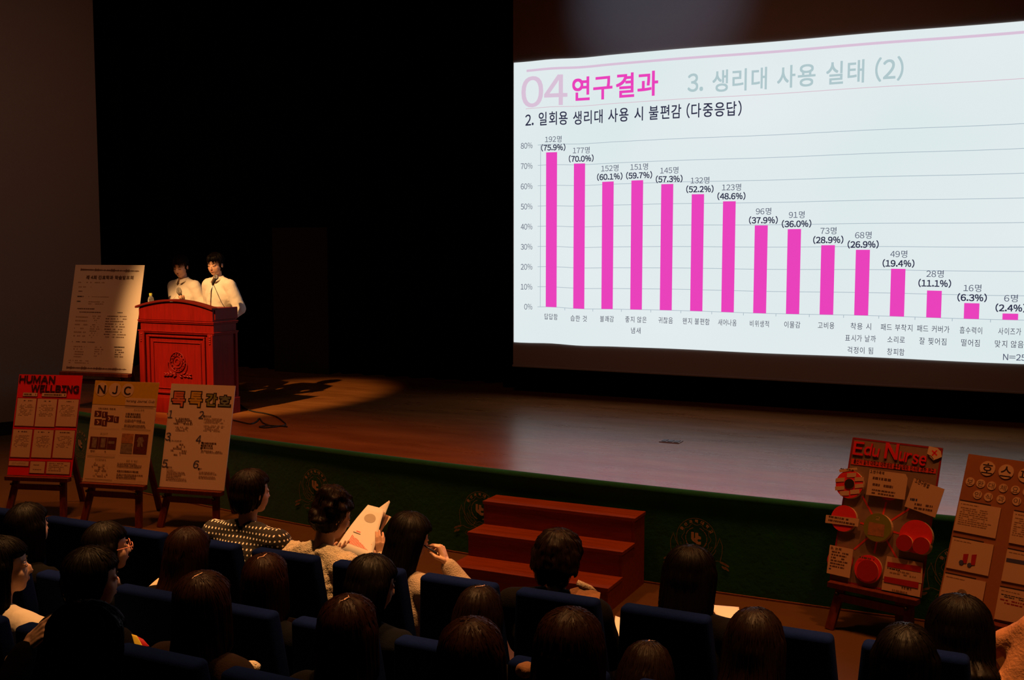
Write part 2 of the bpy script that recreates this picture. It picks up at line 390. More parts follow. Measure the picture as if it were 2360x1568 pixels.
# thin trim along the foot of the skirt
tr = MB()
for i in range(len(front) - 1):
    (x0, y0), (x1, y1) = front[i], front[i + 1]
    tr.add([(x0, y0 - .03, 0), (x1, y1 - .03, 0), (x1, y1 - .03, .012), (x0, y0 - .03, .012), (x1, y1 - .008, .012), (x0, y0 - .008, .012)], [(0, 1, 2, 3), (3, 2, 4, 5)])
struct(tr.build('trim_1', M['tan']))

# green skirt with the college seals
sk = thing('stage_skirt', 'dark green cloth skirt hung along the curved stage front, printed with round seals', 'stage skirt', (0, 0, 0))
prof = [(.004, .705), (-.012, .704), (-.026, .694), (-.03, .676), (-.026, .655), (-.014, .638), (-.010, .60), (-.012, .45), (-.009, .3), (-.012, .15), (-.012, .012)]
fine = [-9.9 + i * (14.5 / 290) for i in range(291)]
cl = MB(); vs = []
for x in fine:
    for j, (dy, z) in enumerate(prof):
        wv = .0035 * noise.noise(V((x * 2.2, z * 5, 0))) * (0 if j < 2 else 1)
        vs.append((x, arcY(x) + dy - .003 + wv, z))
n = len(prof)
cl.add(vs, [(i * n + j, i * n + j + 1, (i + 1) * n + j + 1, (i + 1) * n + j) for i in range(len(fine) - 1) for j in range(n - 1)])
cl.build('cloth', M['skirt'], sk, True)

def circ(cx, cy, r, n=48, a0=0, a1=360, wave=0, nw=0, ry=None):
    return [(cx + (r + wave * math.cos(nw * math.radians(a0 + (a1 - a0) * i / n))) * math.cos(math.radians(a0 + (a1 - a0) * i / n)), cy + ((ry or r) + wave * math.cos(nw * math.radians(a0 + (a1 - a0) * i / n))) * math.sin(math.radians(a0 + (a1 - a0) * i / n))) for i in range(n + 1)]
def seal(mb, T, thin, solid, k=1., lw=.0035, th=0.):
    """round college seal: lettered ring, gear ring, monogram, two winged sides, laurel foot. Unit: outer radius = 1*k"""
    R = lambda pts, w_: mb.ribbon([(x * k, y * k) for x, y in pts], w_, thin, T, z=th)
    R(circ(0, 0, 1, 56), lw); R(circ(0, 0, .70, 72, wave=.045, nw=10), lw * .8)
    for a in range(0, 360, 30):
        if a in (90, 270): continue
        R(circ(0, 0, .54, 6, a - 13, a + 13), lw * (2.6 if 200 < a < 340 else 1.6))
    for i, ch in enumerate('울산과학대학교'):
        a = math.radians(150 - i * 20); cx, cy = .855 * k * math.cos(a), .855 * k * math.sin(a); h = .085 * k
        put_text(mb, ch, -h, -h, h, h, solid, T @ Matrix.Translation((cx, cy, th)) @ Matrix.Rotation(a - PI / 2, 4, 'Z'), bold=.03)
    # small print of the lower ring
    for i in range(26):
        a = math.radians(200 + i * 5.4); R([(.80 * math.cos(a), .80 * math.sin(a)), (.90 * math.cos(a), .90 * math.sin(a))], lw * .8)
    # monogram: a tall u joined to a low c
    s_ = solid
    for poly in ([(-.26, .30), (-.12, .30), (-.12, -.02), (-.06, -.06), (-.06, -.22), (-.20, -.14), (-.26, -.04)], [(-.06, .28), (.09, .28), (.11, .14), (.24, .10), (.24, -.03), (.10, -.03), (.04, -.10), (-.06, -.22), (-.12, -.02), (-.06, .02)], [(-.06, -.20), (.05, -.08), (.10, -.16), (.24, -.14), (.24, -.28), (.12, -.30), (.0, -.27)]):
        mb.add([(x * k, y * k, th + .0004) for x, y in poly], [tuple(range(len(poly)))[::-1]], s_, T)
    for sg_ in (-1, 1):
        R([(sg_ * x, y) for x, y in [(.95, -.40), (1.05, -.20), (1.18, .16), (1.22, .02), (1.32, -.25), (1.30, -.6), (1.22, -1.0), (1.05, -1.0), (.85, -1.08), (.60, -1.1), (.35, -1.0), (.22, -.9)]], lw)
        R([(sg_ * x, y) for x, y in [(1.0, -.45), (.95, -.6), (.75, -.85), (.5, -.92), (.36, -.82), (.30, -.68)]], lw)
        R([(sg_ * x, y) for x, y in [(.45, -1.15), (.6, -1.25), (.85, -1.25), (.95, -1.4), (.75, -1.5), (.55, -1.45)]], lw * .8)
        for lx, ly, a, l in ((1.35, -1.08, -18, .17), (1.52, -1.15, -28, .17), (1.55, -1.34, -40, .15), (1.40, -1.3, -35, .13), (.62, -1.45, 5, .12)):
            pts = circ(0, 0, l, 12, ry=.055); TT = Matrix.Translation((sg_ * lx * k, ly * k, th)) @ Matrix.Rotation(math.radians(a * sg_), 4, 'Z')
            mb.add([(x * k, y * k, 0) for x, y in pts[:-1]], [tuple(range(12))], thin, T @ TT)
def arc_frame(x, z, off):
    sl = 2 * .0148 * (x + 1.7); u = V((1, sl, 0)).normalized(); nn = V((u.y, -u.x, 0))
    p = V((x, arcY(x), z)) + nn * off
    return Matrix(((u.x, 0, nn.x, p.x), (u.y, 0, nn.y, p.y), (u.z, 1, nn.z, p.z), (0, 0, 0, 1)))
for x in (-8.86, -7.17, -5.50, -3.84, -2.10, -.40):
    e = MB(); seal(e, arc_frame(x, .37, .0205), M['cream_thin'], M['cream_print'], k=.142, lw=.0032)
    e.build('seal', None, sk)

# black curtains
def curtain(name, p0, p1, z0, z1, label, amp=.07, per=.34, m=M['black']):
    p0, p1 = V(p0), V(p1); L = (p1 - p0).length; u = (p1 - p0) / L; nn = V((u.y, -u.x, 0)); k = int(L / per * 8); c = MB(); vs = []
    for i in range(k + 1):
        s_ = i / k * L; o_ = amp * math.sin(2 * PI * s_ / per + 1.3 * math.sin(s_ * 1.7)) + .03 * noise.noise(V((s_ * 1.3, 0, 3)))
        p = p0 + u * s_ + nn * o_
        vs += [(p.x, p.y, z0), (p.x, p.y, z1)]
    c.add(vs, [(2 * i, 2 * i + 2, 2 * i + 3, 2 * i + 1) for i in range(k)])
    o = c.build(name, m, None, True); bake(o, ('SOLIDIFY', dict(thickness=.006))); o.data.polygons.foreach_set('use_smooth', [True] * len(o.data.polygons))
    return tag(o, label, 'curtain')
curtain('stage_curtain', (-12.8, 12.05, 0), (-5.9, 12.05, 0), ST + .02, 7.9, 'black backdrop curtain in deep folds behind the two speakers')
curtain('stage_curtain', (-5.85, 11.75, 0), (4.4, 11.75, 0), ST + .02, 7.9, 'black backdrop curtain hanging behind the projection screen')
curtain('stage_curtain', (-12.7, 11.1, 0), (-11.5, 11.25, 0), ST + .02, 7.9, 'black wing curtain beside the end of the grey side wall')
pb = MB(); a = atY(626, 525, 11.85); b = atY(755, 695, 11.85); pb.box(((a.x + b.x) / 2, 11.87, (ST + a.z) / 2), (b.x - a.x, .03, a.z - ST)); 
tag(pb.build('standing_panel', M['darkboard']), 'dim dark panel standing against the black curtain right of the speakers', 'panel')

# ================================================================== PROJECTION SCREEN
YS = 11.2
E = {}
def em(name, rgb, k=1.): E[name] = mat('projected_' + name, tuple(c * k for c in srgb(*rgb)), 1, emit=1.0); return E[name]
em('pink', (233, 66, 188)); em('palepink', (217, 193, 216)); em('greyblue', (176, 199, 204)); em('dark', (44, 46, 72)); em('mid', (74, 80, 104)); em('line', (166, 182, 194)); em('rose', (214, 186, 200))
def slide_mat():
    m = mat('projected_page', (.8, .8, .8), 1, emit=1.0); nt = m.node_tree; b = nt.nodes['Principled BSDF']
    tc = nt.nodes.new('ShaderNodeTexCoord'); n = nt.nodes.new('ShaderNodeTexNoise'); n.inputs['Scale'].default_value = .5; n.inputs['Detail'].default_value = 1
    nt.links.new(tc.outputs['Object'], n.inputs['Vector'])
    mx = nt.nodes.new('ShaderNodeMix'); mx.data_type = 'RGBA'; mx.inputs[6].default_value = (*srgb(234, 238, 242), 1); mx.inputs[7].default_value = (*srgb(212, 231, 231), 1)
    nt.links.new(n.outputs['Fac'], mx.inputs[0]); nt.links.new(mx.outputs[2], b.inputs['Emission Color'])
    return m
def ripple(x):      # the cloth hangs in faint vertical waves, so printed lines wander by some millimetres
    return .006 * math.sin((x + 5.2) * 7.3) * math.exp(-((x + 4.9) / .55) ** 2) + .003 * math.sin(x * 3.1)
scr = thing('projection_screen', 'large white fabric screen with a bar chart slide projected on it', 'projection screen', (-2.5, YS, 1.03))
def W(mb): # shift from world to the screen's own frame, with the ripple
    mb.v = [(x + 2.5, y - YS, z - 1.03 + ripple(x)) for x, y, z in mb.v]; return mb
XL, XR = -5.44, .38
f_ = MB(); nx = 60
for i in range(nx):
    x0, x1 = XL - .012 + (XR + .45 - XL) * i / nx, XL - .012 + (XR + .45 - XL) * (i + 1) / nx
    f_.add([(x0, YS + .012, 1.027), (x1, YS + .012, 1.027), (x1, YS + .012, 5.7), (x0, YS + .012, 5.7)], [(0, 1, 2, 3)])
o = W(f_).build('screen_fabric', M['fabric_screen'], scr); bake(o, ('SOLIDIFY', dict(thickness=.004, offset=1)))
bt = MB(); bt.tube([(XL - .02, YS + .012, 1.03), (XR + .46, YS + .012, 1.03)], .013); W(bt).build('bottom_bar', M['fabric_screen'], scr)
hs = MB(); hs.box(((XL + XR + .45) / 2, YS + .02, 5.77), (XR + .6 - XL, .14, .15)); W(hs).build('housing', M['seat_hard'], scr)
pg = MB()
for i in range(nx):
    x0, x1 = XL + (XR - XL) * i / nx, XL + (XR - XL) * (i + 1) / nx
    pg.add([(x0, YS, 1.304), (x1, YS, 1.304), (x1, YS, 4.467), (x0, YS, 4.467)], [(0, 1, 2, 3)])
page = W(pg).build('projected_slide', slide_mat(), scr)
def part(mb, name, m): 
    mb.v = [(x + 2.5, y - YS, z - 1.03 + ripple(x)) for x, y, z in mb.v]
    o = mb.build(name, m, page)
    return o
TS = Matrix(((1, 0, 0, 0), (0, 0, -1, YS - .0015), (0, 1, 0, 0), (0, 0, 0, 1)))   # local xy -> X, Z on the screen, z towards the hall
TS0 = Matrix(((1, 0, 0, 0), (0, 0, -1, YS - .0008), (0, 1, 0, 0), (0, 0, 0, 1)))
TS2 = Matrix(((1, 0, 0, 0), (0, 0, -1, YS - .003), (0, 1, 0, 0), (0, 0, 0, 1)))
def hline(mb, x0, x1, z, t, T=TS):
    k = max(1, int((x1 - x0) / .1))
    for i in range(k):
        a, b = x0 + (x1 - x0) * i / k, x0 + (x1 - x0) * (i + 1) / k
        mb.add([(a, z - t / 2, 0), (b, z - t / 2, 0), (b, z + t / 2, 0), (a, z + t / 2, 0)], [(0, 1, 2, 3)], None, T)
def ptext(body, px0, px1, pt, pb, m, bold=0., name='lettering'):
    cx = (px0 + px1) / 2; a = atY(px0, (pt + pb) / 2, YS).x; b = atY(px1, (pt + pb) / 2, YS).x; t = atY(cx, pt, YS).z; q_ = atY(cx, pb, YS).z
    mb = MB(); put_text(mb, body, a, q_, b, t, None, TS2, bold); part(mb, name, m)
l = MB(); hline(l, -5.28, XR - .12, (atY(1212, 163.8, YS).z + atY(2360, 73.5, YS).z) / 2, .026); part(l, 'title_rule', E['palepink'])
l = MB(); hline(l, -5.29, XR - .12, (atY(1210, 251.5, YS).z + atY(2360, 180, YS).z) / 2, .006); part(l, 'title_rule', E['rose'])
ptext('04', 1202, 1308, 174, 246, E['palepink'], .010)
ptext('연구결과', 1319, 1517, 170, 227, E['pink'], .020)
ptext('3. 생리대 사용 실태 (2)', 1585, 2082, 147, 202, E['greyblue'], .014)
ptext('2. 일회용 생리대 사용 시 불편감 (다중응답)', 1211, 1709, 246, 280, E['dark'], .010)
Z0, K = 1.717, 1.819 / 80
ax = MB(); hline(ax, -5.105 - .003, -5.105 + .003, (Z0 + Z0 + 80 * K) / 2, 80 * K); part(ax, 'chart_axis', E['line'])
for g in range(0, 90, 10):
    l = MB(); hline(l, -5.14, XR - .1, Z0 + g * K, .0055, TS0); part(l, 'grid_line', E['line'])
    l = MB(); wd = .145 if g else .10; hline
    put_text(l, '%d%%' % g, -5.205 - wd, Z0 + g * K - .032, -5.205, Z0 + g * K + .034, None, TS2, 0); part(l, 'lettering', E['mid'])
vals = [(192, 75.9), (177, 70.0), (152, 60.1), (151, 59.7), (145, 57.3), (132, 52.2), (123, 48.6), (96, 37.9), (91, 36.0), (73, 28.9), (68, 26.9), (49, 19.4), (28, 11.1), (16, 6.3), (6, 2.4)]
names = ['답답함', '습한 것', '불쾌감', '좋지 않은|냄새', '귀찮음', '왠지 불편함', '새어나옴', '비위생적', '이물감', '고비용', '착용 시|표시가 날까|걱정이 됨', '패드 부착지|소리로|창피함', '패드 커버가|잘 찢어짐', '흡수력이|떨어짐', '사이즈가|맞지 않음']
for i, ((cn, pc), nm) in enumerate(zip(vals, names)):
    x = -4.970 + .337 * i; ht = [76.1, 70.6, 61.3, 61.4, 59.2, 54.2, 50.8, 39.8, 38.0, 30.7, 28.6, 20.5, 11.5, 6.6, 2.6][i] * K
    b = MB(); hline(b, x - .067, x + .067, Z0 + ht / 2, ht, TS); part(b, 'chart_bar', E['pink'])
    t = MB(); z = Z0 + ht + (.012 if i != 12 else .03); sh = .02 if i < 9 else .0
    hw = .148 if pc >= 10 else .13
    put_text(t, '(%.1f%%)' % pc, x - hw + sh, z, x + hw + sh, z + .082, None, TS2, .022); 
    part(t, 'lettering', E['dark'])
    t = MB(); wd = .10 if cn > 99 else (.078 if cn > 9 else .058)
    put_text(t, '%d명' % cn, x - wd + sh, z + .096, x + wd + sh, z + .168, None, TS2, .0); part(t, 'lettering', E['mid'])
    t = MB()
    for r, ln in enumerate(nm.split('|')):
        zz = 1.607 - r * .12; hw = .0245 * len(ln) * (1.1 if len(ln) < 4 else 1.0)
        put_text(t, ln, x - hw, zz - .033, x + hw, zz + .035, None, TS2, 0)
    part(t, 'lettering', E['dark'])
    tk = MB(); hline(tk, x + .1685 - .003, x + .1685 + .003, Z0 - .014, .028); part(tk, 'grid_tick', E['line'])
t = MB(); put_text(t, 'N=253', -.30, 1.335, -.06, 1.395, None, TS2, .006); part(t, 'lettering', E['mid'])

# small socket plate let into the stage floor
sp = thing('floor_socket', 'small dark socket plate set flush in the stage floor', 'floor socket', (-2.86, 9.04, ST))
p_ = MB(); p_.box((0, 0, .003), (.18, .13, .006)); p_.build('plate', M['photo_grey'], sp)
for i in range(3): p_ = MB(); p_.box((-.055 + i * .055, 0, .008), (.04, .09, .004)); p_.build('lid', M['dark_metal'], sp)

# ================================================================== STAGE STAIRS
stt = thing('wooden_steps', 'three-step reddish wooden stairs pushed against the green stage skirt', 'stairs', (-3.06, 6.9, 0))
X0, X1 = -3.652, -2.474
for k, (y0, y1, z) in enumerate(((6.50, 6.765, .175), (6.765, 7.01, .35), (7.01, 7.225, .525))):
    t = MB(); t.box(((X0 + X1) / 2 + 3.06, (y0 + y1) / 2 - 6.9 + (.0), z - .0125), (X1 - X0 + .012, y1 - y0 + .012, .025)); bake(t.build('tread', M['stair_wood'], stt), ('BEVEL', dict(width=.003, segments=2)))
    r = MB(); r.box(((X0 + X1) / 2 + 3.06, y0 + .009 - 6.9, z - .1 + .0), (X1 - X0 - .04, .018, .15)); r.build('riser', M['stair_wood'], stt)
for s_ in (-1, 1):
    xx = ((X1 - .010) if s_ > 0 else (X0 + .010)) + 3.06
    sd = MB(); pts = [(6.503, 0), (7.225, 0), (7.225, .50), (7.012, .50), (7.012, .325), (6.767, .325), (6.767, .15), (6.503, .15)]
    T = Matrix(((0, 0, 1, xx), (1, 0, 0, -6.9), (0, 1, 0, 0), (0, 0, 0, 1)))
    sd.prism(pts, -.009, .009, None, T); sd.build('side_panel', M['stair_wood'], stt)

# ================================================================== LECTERN
LX, LY, LW, LD = -7.88, 8.37, 1.0, .36
lec = thing('lectern', 'dark red wooden lectern with an arched front top and a carved round seal', 'lectern', (LX, LY, ST))
def L(name, m=M['lectern_wood'], mb=None, bevel=.004, smooth=False):
    o = mb.build(name, m, lec, smooth)
    if bevel: bake(o, ('BEVEL', dict(width=bevel, segments=2, limit_method='ANGLE')))
    return o
H2 = LW / 2
b = MB(); b.box((0, LD / 2, .45), (LW - .06, LD - .04, .80)); b.box((0, LD / 2, .965), (LW - .03, LD - .02, .24)); L('cabinet', mb=b)
b = MB(); b.box((0, LD / 2, .08), (LW + .0, LD + .02, .16)); b.box((0, LD / 2, .165), (LW - .02, LD, .02)); L('plinth', mb=b)
TF = Matrix(((1, 0, 0, 0), (0, 0, 1, 0), (0, 1, 0, 0), (0, 0, 0, 1)))   # local xy -> X,Z ; z -> +Y
arch = [(-H2 + .01, .955), (H2 - .01, .955)] + [(H2 - .01 - (LW - .02) * i / 20, 1.07 + .075 * math.sin(PI * i / 20) ** .9) for i in range(21)]
b = MB(); b.prism(arch, -.005, .035, None, TF); L('arched_front', mb=b)
b = MB(); rim = [(-H2 - .018 + (LW + .020) * i / 20, 1.078 + .078 * math.sin(PI * i / 20) ** .9) for i in range(21)]
vs = []
for x, z in rim: vs += [(x, -.03, z - .008), (x, .06, z - .008), (x, .06, z + .014), (x, -.03, z + .014)]
fs = [(4 * i + j, 4 * i + (j + 1) % 4, 4 * i + 4 + (j + 1) % 4, 4 * i + 4 + j) for i in range(20) for j in range(4)] + [(3, 2, 1, 0), (80, 81, 82, 83)]
b.add(vs, fs); L('arched_rim', M['lectern_dark'], b, .003)
for sx in (-1, 1):
    b = MB(); b.box((sx * (H2 - .012), LD / 2 + .01, 1.03), (.024, LD - .02, .12)); L('side_rail', M['lectern_wood'], b)
b = MB(); b.box((0, LD / 2 + .03, 1.02), (LW - .05, LD - .06, .02)); L('reading_shelf', M['lectern_dark'], b)
for z in (.945, .84):
    b = MB(); b.box((0, LD / 2 - .004, z), (LW + .012, LD + .016, .014)); b.box((0, LD / 2 - .002, z - .014), (LW - .004, LD + .004, .016)); L('moulding', M['lectern_wood'], b, .003)
for sx in (-1, 1):
    b = MB(); b.box((sx * (H2 - .045), -.002, .5), (.07, .03, .66)); L('corner_post', M['lectern_wood'], b, .008)
    b = MB(); b.box((sx * (H2 - .035), LD - .01, .5), (.045, .04, .66)); L('corner_post', M['lectern_wood'], b, .008)
    for q_ in range(4):
        b = MB(); b.ell((sx * (H2 - .045), -.018, .80 - q_ * .022), (.018 - q_ * .002, .008, .012), n=10, k=6); L('carved_bead', M['lectern_wood'], b, 0, True)
def frame(x0, x1, z0, z1, t, y, dp):
    b = MB()
    for (a, c) in (((x0, z0), (x1, z0 + t)), ((x0, z1 - t), (x1, z1)), ((x0, z0 + t), (x0 + t, z1 - t)), ((x1 - t, z0 + t), (x1, z1 - t))):
        b.box(((a[0] + c[0]) / 2, y, (a[1] + c[1]) / 2), (c[0] - a[0], dp, c[1] - a[1]))
    return b
L('panel_frame', mb=frame(-.385, .375, .20, .80, .022, .012, .03), bevel=.006)
L('panel_frame', mb=frame(-.325, .315, .25, .735, .010, .016, .016), bevel=.004)
# carved seal in relief
b = MB(); TR = Matrix(((1, 0, 0, -.0), (0, 0, 1, .014), (0, 1, 0, .53), (0, 0, 0, 1)))
for r, t_ in ((.10, .006), (.062, .004), (.03, .004)): b.tube([(x, 0, y + .53) for x, y in circ(0, 0, r, 32)], t_, None, 6, T=Matrix.Translation((0, .012, 0)))
for i in range(14):
    a = 2 * PI * i / 14; b.ell((.082 * math.cos(a), .012, .53 + .082 * math.sin(a)), (.009, .006, .009), n=6, k=4)
for sx in (-1, 1):
    b.tube([(sx * x, .010, .53 + z) for x, z in ((.10, -.02), (.118, .0), (.128, -.03), (.122, -.07), (.10, -.10), (.05, -.112), (.02, -.118))], .004, None, 6)
    for lx, lz, a in ((.05, -.125, 10), (.085, -.115, 35), (.09, -.14, -10), (.125, -.122, 20), (.13, -.142, -20), (.16, -.125, 15), (.165, -.143, -25), (.04, -.145, -30)):
        T = Matrix.Translation((sx * lx, .008, .53 + lz)) @ Matrix.Rotation(math.radians(-a * sx), 4, 'Y'); b.ell((0, 0, 0), (.026, .010, .010), None, T, 8, 6)
L('carved_seal', mb=b, bevel=0, smooth=True)

# gooseneck microphone on the lectern
P = lambda px, py, y: atY(px, py, y)
gb = P(485, 716, 8.62); g1 = P(487, 672, 8.62); g2 = P(491, 655, 8.62); mt = P(499, 637, 8.66)
gm = thing('gooseneck_microphone', 'black microphone on a chrome gooseneck standing on the lectern before the right speaker', 'microphone', tuple(gb))
def Lc(mb, org): mb.v = [tuple(V(p) - org) for p in mb.v]; return mb
b = MB(); b.lathe([(.035, -.035), (.035, -.02), (.012, -.012)], T=Matrix.Translation(gb)); Lc(b, gb).build('base', M['dark_metal'], gm)
b = MB(); b.tube([gb + V((0, 0, -.02)), gb.lerp(g1, .5), g1, g2], .0055); Lc(b, gb).build('gooseneck', M['metal'], gm, True)
ax_ = (mt - g2).normalized(); b = MB(); b.tube([g2 - ax_ * .01, g2 + ax_ * .05, mt - ax_ * .03], [.012, .014, .021], None, 14); Lc(b, gb).build('mic_body', M['rubber'], gm, True)
b = MB(); b.ell(mt - ax_ * .012, (.026, .026, .028)); Lc(b, gb).build('grille', M['mesh'], gm, True)
b = MB(); c0 = g2 + V((.01, 0, -.01)); c3 = P(520, 712, 8.68); b.tube([c0, c0.lerp(c3, .3) + V((.01, 0, -.03)), c0.lerp(c3, .6) + V((.005, 0, -.03)), c3], .003); Lc(b, gb).build('cable', M['rubber'], gm, True)
# bottle
bp_ = P(348, 706, 8.58); bp_.z = ST + 1.03
bo = thing('water_bottle', 'small clear plastic bottle with a yellow-green cap on the lectern', 'bottle', tuple(bp_))
sc_ = .92; b = MB(); b.lathe([(.028, 0), (.031, .01), (.031, .07), (.028, .075), (.031, .08), (.031, .115), (.026, .14), (.014, .152), (.013, .16)]); o = b.build('body', M['water'], bo, True)
b = MB(); b.lathe([(.016, .158), (.016, .182), (.014, .184)]); b.build('cap', M['capgreen'], bo)
b = MB(); b.lathe([(.0315, .012), (.0315, .06)]); b.build('label_band', M['white_paper'], bo)
# cables on the stage by the lectern
def floor_cable(pix, label, r=.007):
    pts = [atZ(x, y, ST + r) for x, y in pix]; sm = []
    for i in range(len(pts) - 1):
        p0, p1, p2, p3 = pts[max(i - 1, 0)], pts[i], pts[i + 1], pts[min(i + 2, len(pts) - 1)]
        for k in range(5):
            t = k / 5; sm.append(.5 * ((2 * p1) + (p2 - p0) * t + (2 * p0 - 5 * p1 + 4 * p2 - p3) * t * t + (3 * p1 - p0 - 3 * p2 + p3) * t ** 3))
    sm.append(pts[-1]); b = MB(); b.tube(sm, r, None, 6); tag(b.build('floor_cable', M['rubber'], None, True), label, 'cable')
floor_cable([(548, 926), (562, 940), (585, 949), (610, 953), (635, 960), (650, 970), (658, 979), (640, 983), (612, 986), (598, 984), (618, 981), (655, 983), (662, 984)], 'black cable curling from the lectern foot in a wide loop on the stage')
floor_cable([(538, 969), (552, 972), (575, 977), (590, 973), (598, 965), (606, 975), (625, 981), (650, 982)], 'black cable lying in a small zigzag close to the stage edge')
floor_cable([(386, 954), (398, 958), (412, 960), (440, 962), (470, 965)], 'short black cable in front of the lectern plinth')

# ================================================================== POSTERS ON EASELS
class Board:
    def __init__(s, pos, yaw, tilt, w, h, scale, label, m, group=None, th=.006, name='poster_board', cat='poster'):
        ya, ti = math.radians(yaw), math.radians(tilt)
        s.c = EYE + (V(pos) - EYE) * scale; s.w = w * scale; s.h = h * scale
        s.u = V((math.cos(ya), math.sin(ya), 0)); nh = V((math.sin(ya), -math.cos(ya), 0)); s.yaw, s.tilt = ya, ti
        s.v = _Z * math.cos(ti) - nh * math.sin(ti); s.n = s.u.cross(s.v); s.nh = nh
        s.base = s.c - s.v * (s.h / 2)
        u, v, n_, p = s.u, s.v, s.n, s.base
        s.M = Matrix(((u.x, v.x, n_.x, p.x), (u.y, v.y, n_.y, p.y), (u.z, v.z, n_.z, p.z), (0, 0, 0, 1)))
        s.root = thing(name, label, cat, mtx=s.M, group=group)
        b = MB(); b.box((0, s.h / 2, -th / 2), (s.w, s.h, th)); b.build('backing', m, s.root)
    def zoom(s, ox, oy, k): s.zz = (ox, oy, k); return s
    def q(s, x, y):                                           # reading of an enlarged view -> board coordinates
        ox, oy, k = s.zz; p = onplane(ox + x / k, oy + y / k, s.c, s.n) - s.base
        return (p.dot(s.u), p.dot(s.v))
    def rect(s, x0, y0, x1, y1):                              # reading box (left, top, right, bottom) at its own centre lines
        xm, ym = (x0 + x1) / 2, (y0 + y1) / 2
        return s.q(x0, ym)[0], s.q(xm, y1)[1], s.q(x1, ym)[0], s.q(xm, y0)[1]
    def sheet(s, name, box, m, z=.001, th=.0015, parent=None, label=None):
        x0, y0, x1, y1 = s.rect(*box); b = MB(); b.box(((x0 + x1) / 2, (y0 + y1) / 2, z + th / 2), (x1 - x0, y1 - y0, th)); o = b.build(name, m, parent or s.root); tag(o, label); return o
    def poly(s, name, pts, m, z=.001, th=.002, label=None):
        b = MB(); b.prism([s.q(*p) for p in pts], z, z + th); return tag(b.build(name, m, s.root), label)
    def text(s, body, box, m, z=.003, bold=0., extr=0., shear=0., name='lettering', rot=0.):
        x0, y0, x1, y1 = s.rect(*box); b = MB()
        if rot:
            cx, cy = (x0 + x1) / 2, (y0 + y1) / 2; T = Matrix.Translation((cx, cy, 0)) @ Matrix.Rotation(math.radians(rot), 4, 'Z')
            put_text(b, body, x0 - cx, y0 - cy, x1 - cx, y1 - cy, None, T, bold, z, extr, shear)
        else: put_text(b, body, x0, y0, x1, y1, None, None, bold, z, extr, shear)
        return b.build(name, m, s.root)
    def easel(s, label, group=None, back=.62):
        z0 = s.base.z; tt = math.tan(s.tilt); foot = s.base - s.nh * 0
        org = V((s.base.x, s.base.y, 0)) if s.base.z < 1.0 else V((s.base.x, s.base.y, ST)); zb = z0 - org.z
        r = thing('wooden_easel', label, 'easel', tuple(org), s.yaw, group)
        # local frame: x along the board, y away from the viewer, z up; board plane y = (z - zb) * tt
        Y = lambda z: (z - zb) * tt + .012
        top = zb + s.h * .93 * math.cos(s.tilt)
        hw = s.w * .40
        for sx in (-1, 1):
            b = MB(); b.beam((sx * hw * 1.08, Y(0) + .012, 0), (sx * hw * .45, Y(top) + .012, top), .055, .03); b.build('front_leg', M['easel'], r)
        b = MB(); b.beam((.03, Y(top) + .03, top - .05), (.10, Y(0) + back, 0), .05, .028); b.build('back_leg', M['easel'], r)
        b = MB(); b.box((0, Y(zb - .03) - .022, zb - .022), (s.w * .98, .07, .036)); bake(b.build('ledge', M['easel'], r), ('BEVEL', dict(width=.004, segments=2)))
        b = MB(); b.box((0, Y(zb - .09) + .006, zb - .10), (s.w * .74, .022, .05)); b.build('crossbar', M['easel'], r)
        b = MB(); b.box((0, Y(top - .1) + .02, top - .10), (s.w * .42, .022, .05)); b.build('crossbar', M['easel'], r)
        for sx in (-1, 1):
            b = MB(); b.lathe([(.012, 0), (.012, .02), (.008, .024)], T=Matrix.Translation((sx * hw * .95, Y(zb - .07) - .03, zb - .07)) @ Matrix.Rotation(PI / 2, 4, 'X')); b.build('peg', M['dark_metal'], r)
        return r
EG = 'poster easels in front of the stage'
# --- 1: red poster
p = Board((-7.667, 6.545, .87), 17.1, 15.36, .594, .873, 1.05, 'bright red poster titled HUMAN WELLBING with white text cards', M['red_board']).zoom(0, 850, 5.6)
p.text('HUMAN', (255, 92, 715, 182), M['maroon'], bold=.015, extr=.006, z=.001)
p.text('WELLBING', (405, 213, 1022, 305), M['maroon'], bold=.015, extr=.006, z=.001)
for bx in ((300, 312, 485, 356), (545, 318, 860, 362)):
    p.sheet('card_shadow_border', (bx[0] - 4, bx[1] - 4, bx[2] + 4, bx[3] + 4), M['red_edge_and_shadow']); c = p.sheet('title_card', bx, M['card_paper'], z=.003)  # dark red sheet paints the shadow around each card
    x0, y0, x1, y1 = p.rect(*bx); b = MB(); dashes(b, x0 + .01, y0 + .006, x1 - .01, y1 - .006, 1, M['ink_mid'], .0052, hgt=.75, ragged=.05); tag(b.build('small_print', None, p.root), kind='stuff')
cards = [(212, 385, 455, 740), (470, 392, 722, 750), (740, 398, 1002, 748), (155, 785, 402, 1145), (425, 792, 677, 1150), (698, 798, 952, 1155), (118, 1195, 372, 1254), (390, 1200, 580, 1350), (604, 1206, 902, 1360)]
for k, bx in enumerate(cards):
    p.sheet('card_shadow_border', (bx[0] - 9, bx[1] - 9, bx[2] + 9, bx[3] + 9), M['red_edge_and_shadow']); p.sheet('text_card', bx, M['card_paper'], z=.003)
    x0, y0, x1, y1 = p.rect(*bx); b = MB()
    if k < 6: dashes(b, x0 + .03, y1 - .03, x1 - .03, y1 - .01, 1, M['ink_mid'], .0052, center=True); dashes(b, x0 + .02, y0 + .09, x1 - .02, y1 - .05, 9, M['ink_soft'], .0052, dens=.7, hgt=.4, center=True)
    elif k == 8: dashes(b, x0 + .02, y0 + .02, x1 - .02, y1 - .006, 5, M['ink_soft'], .0052)
    else: dashes(b, x0 + .02, y0 + .012, x1 - .02, y1 - .01, 2, M['ink_soft'], .0052, hgt=.2, center=True)
    tag(b.build('small_print', None, p.root), kind='stuff')
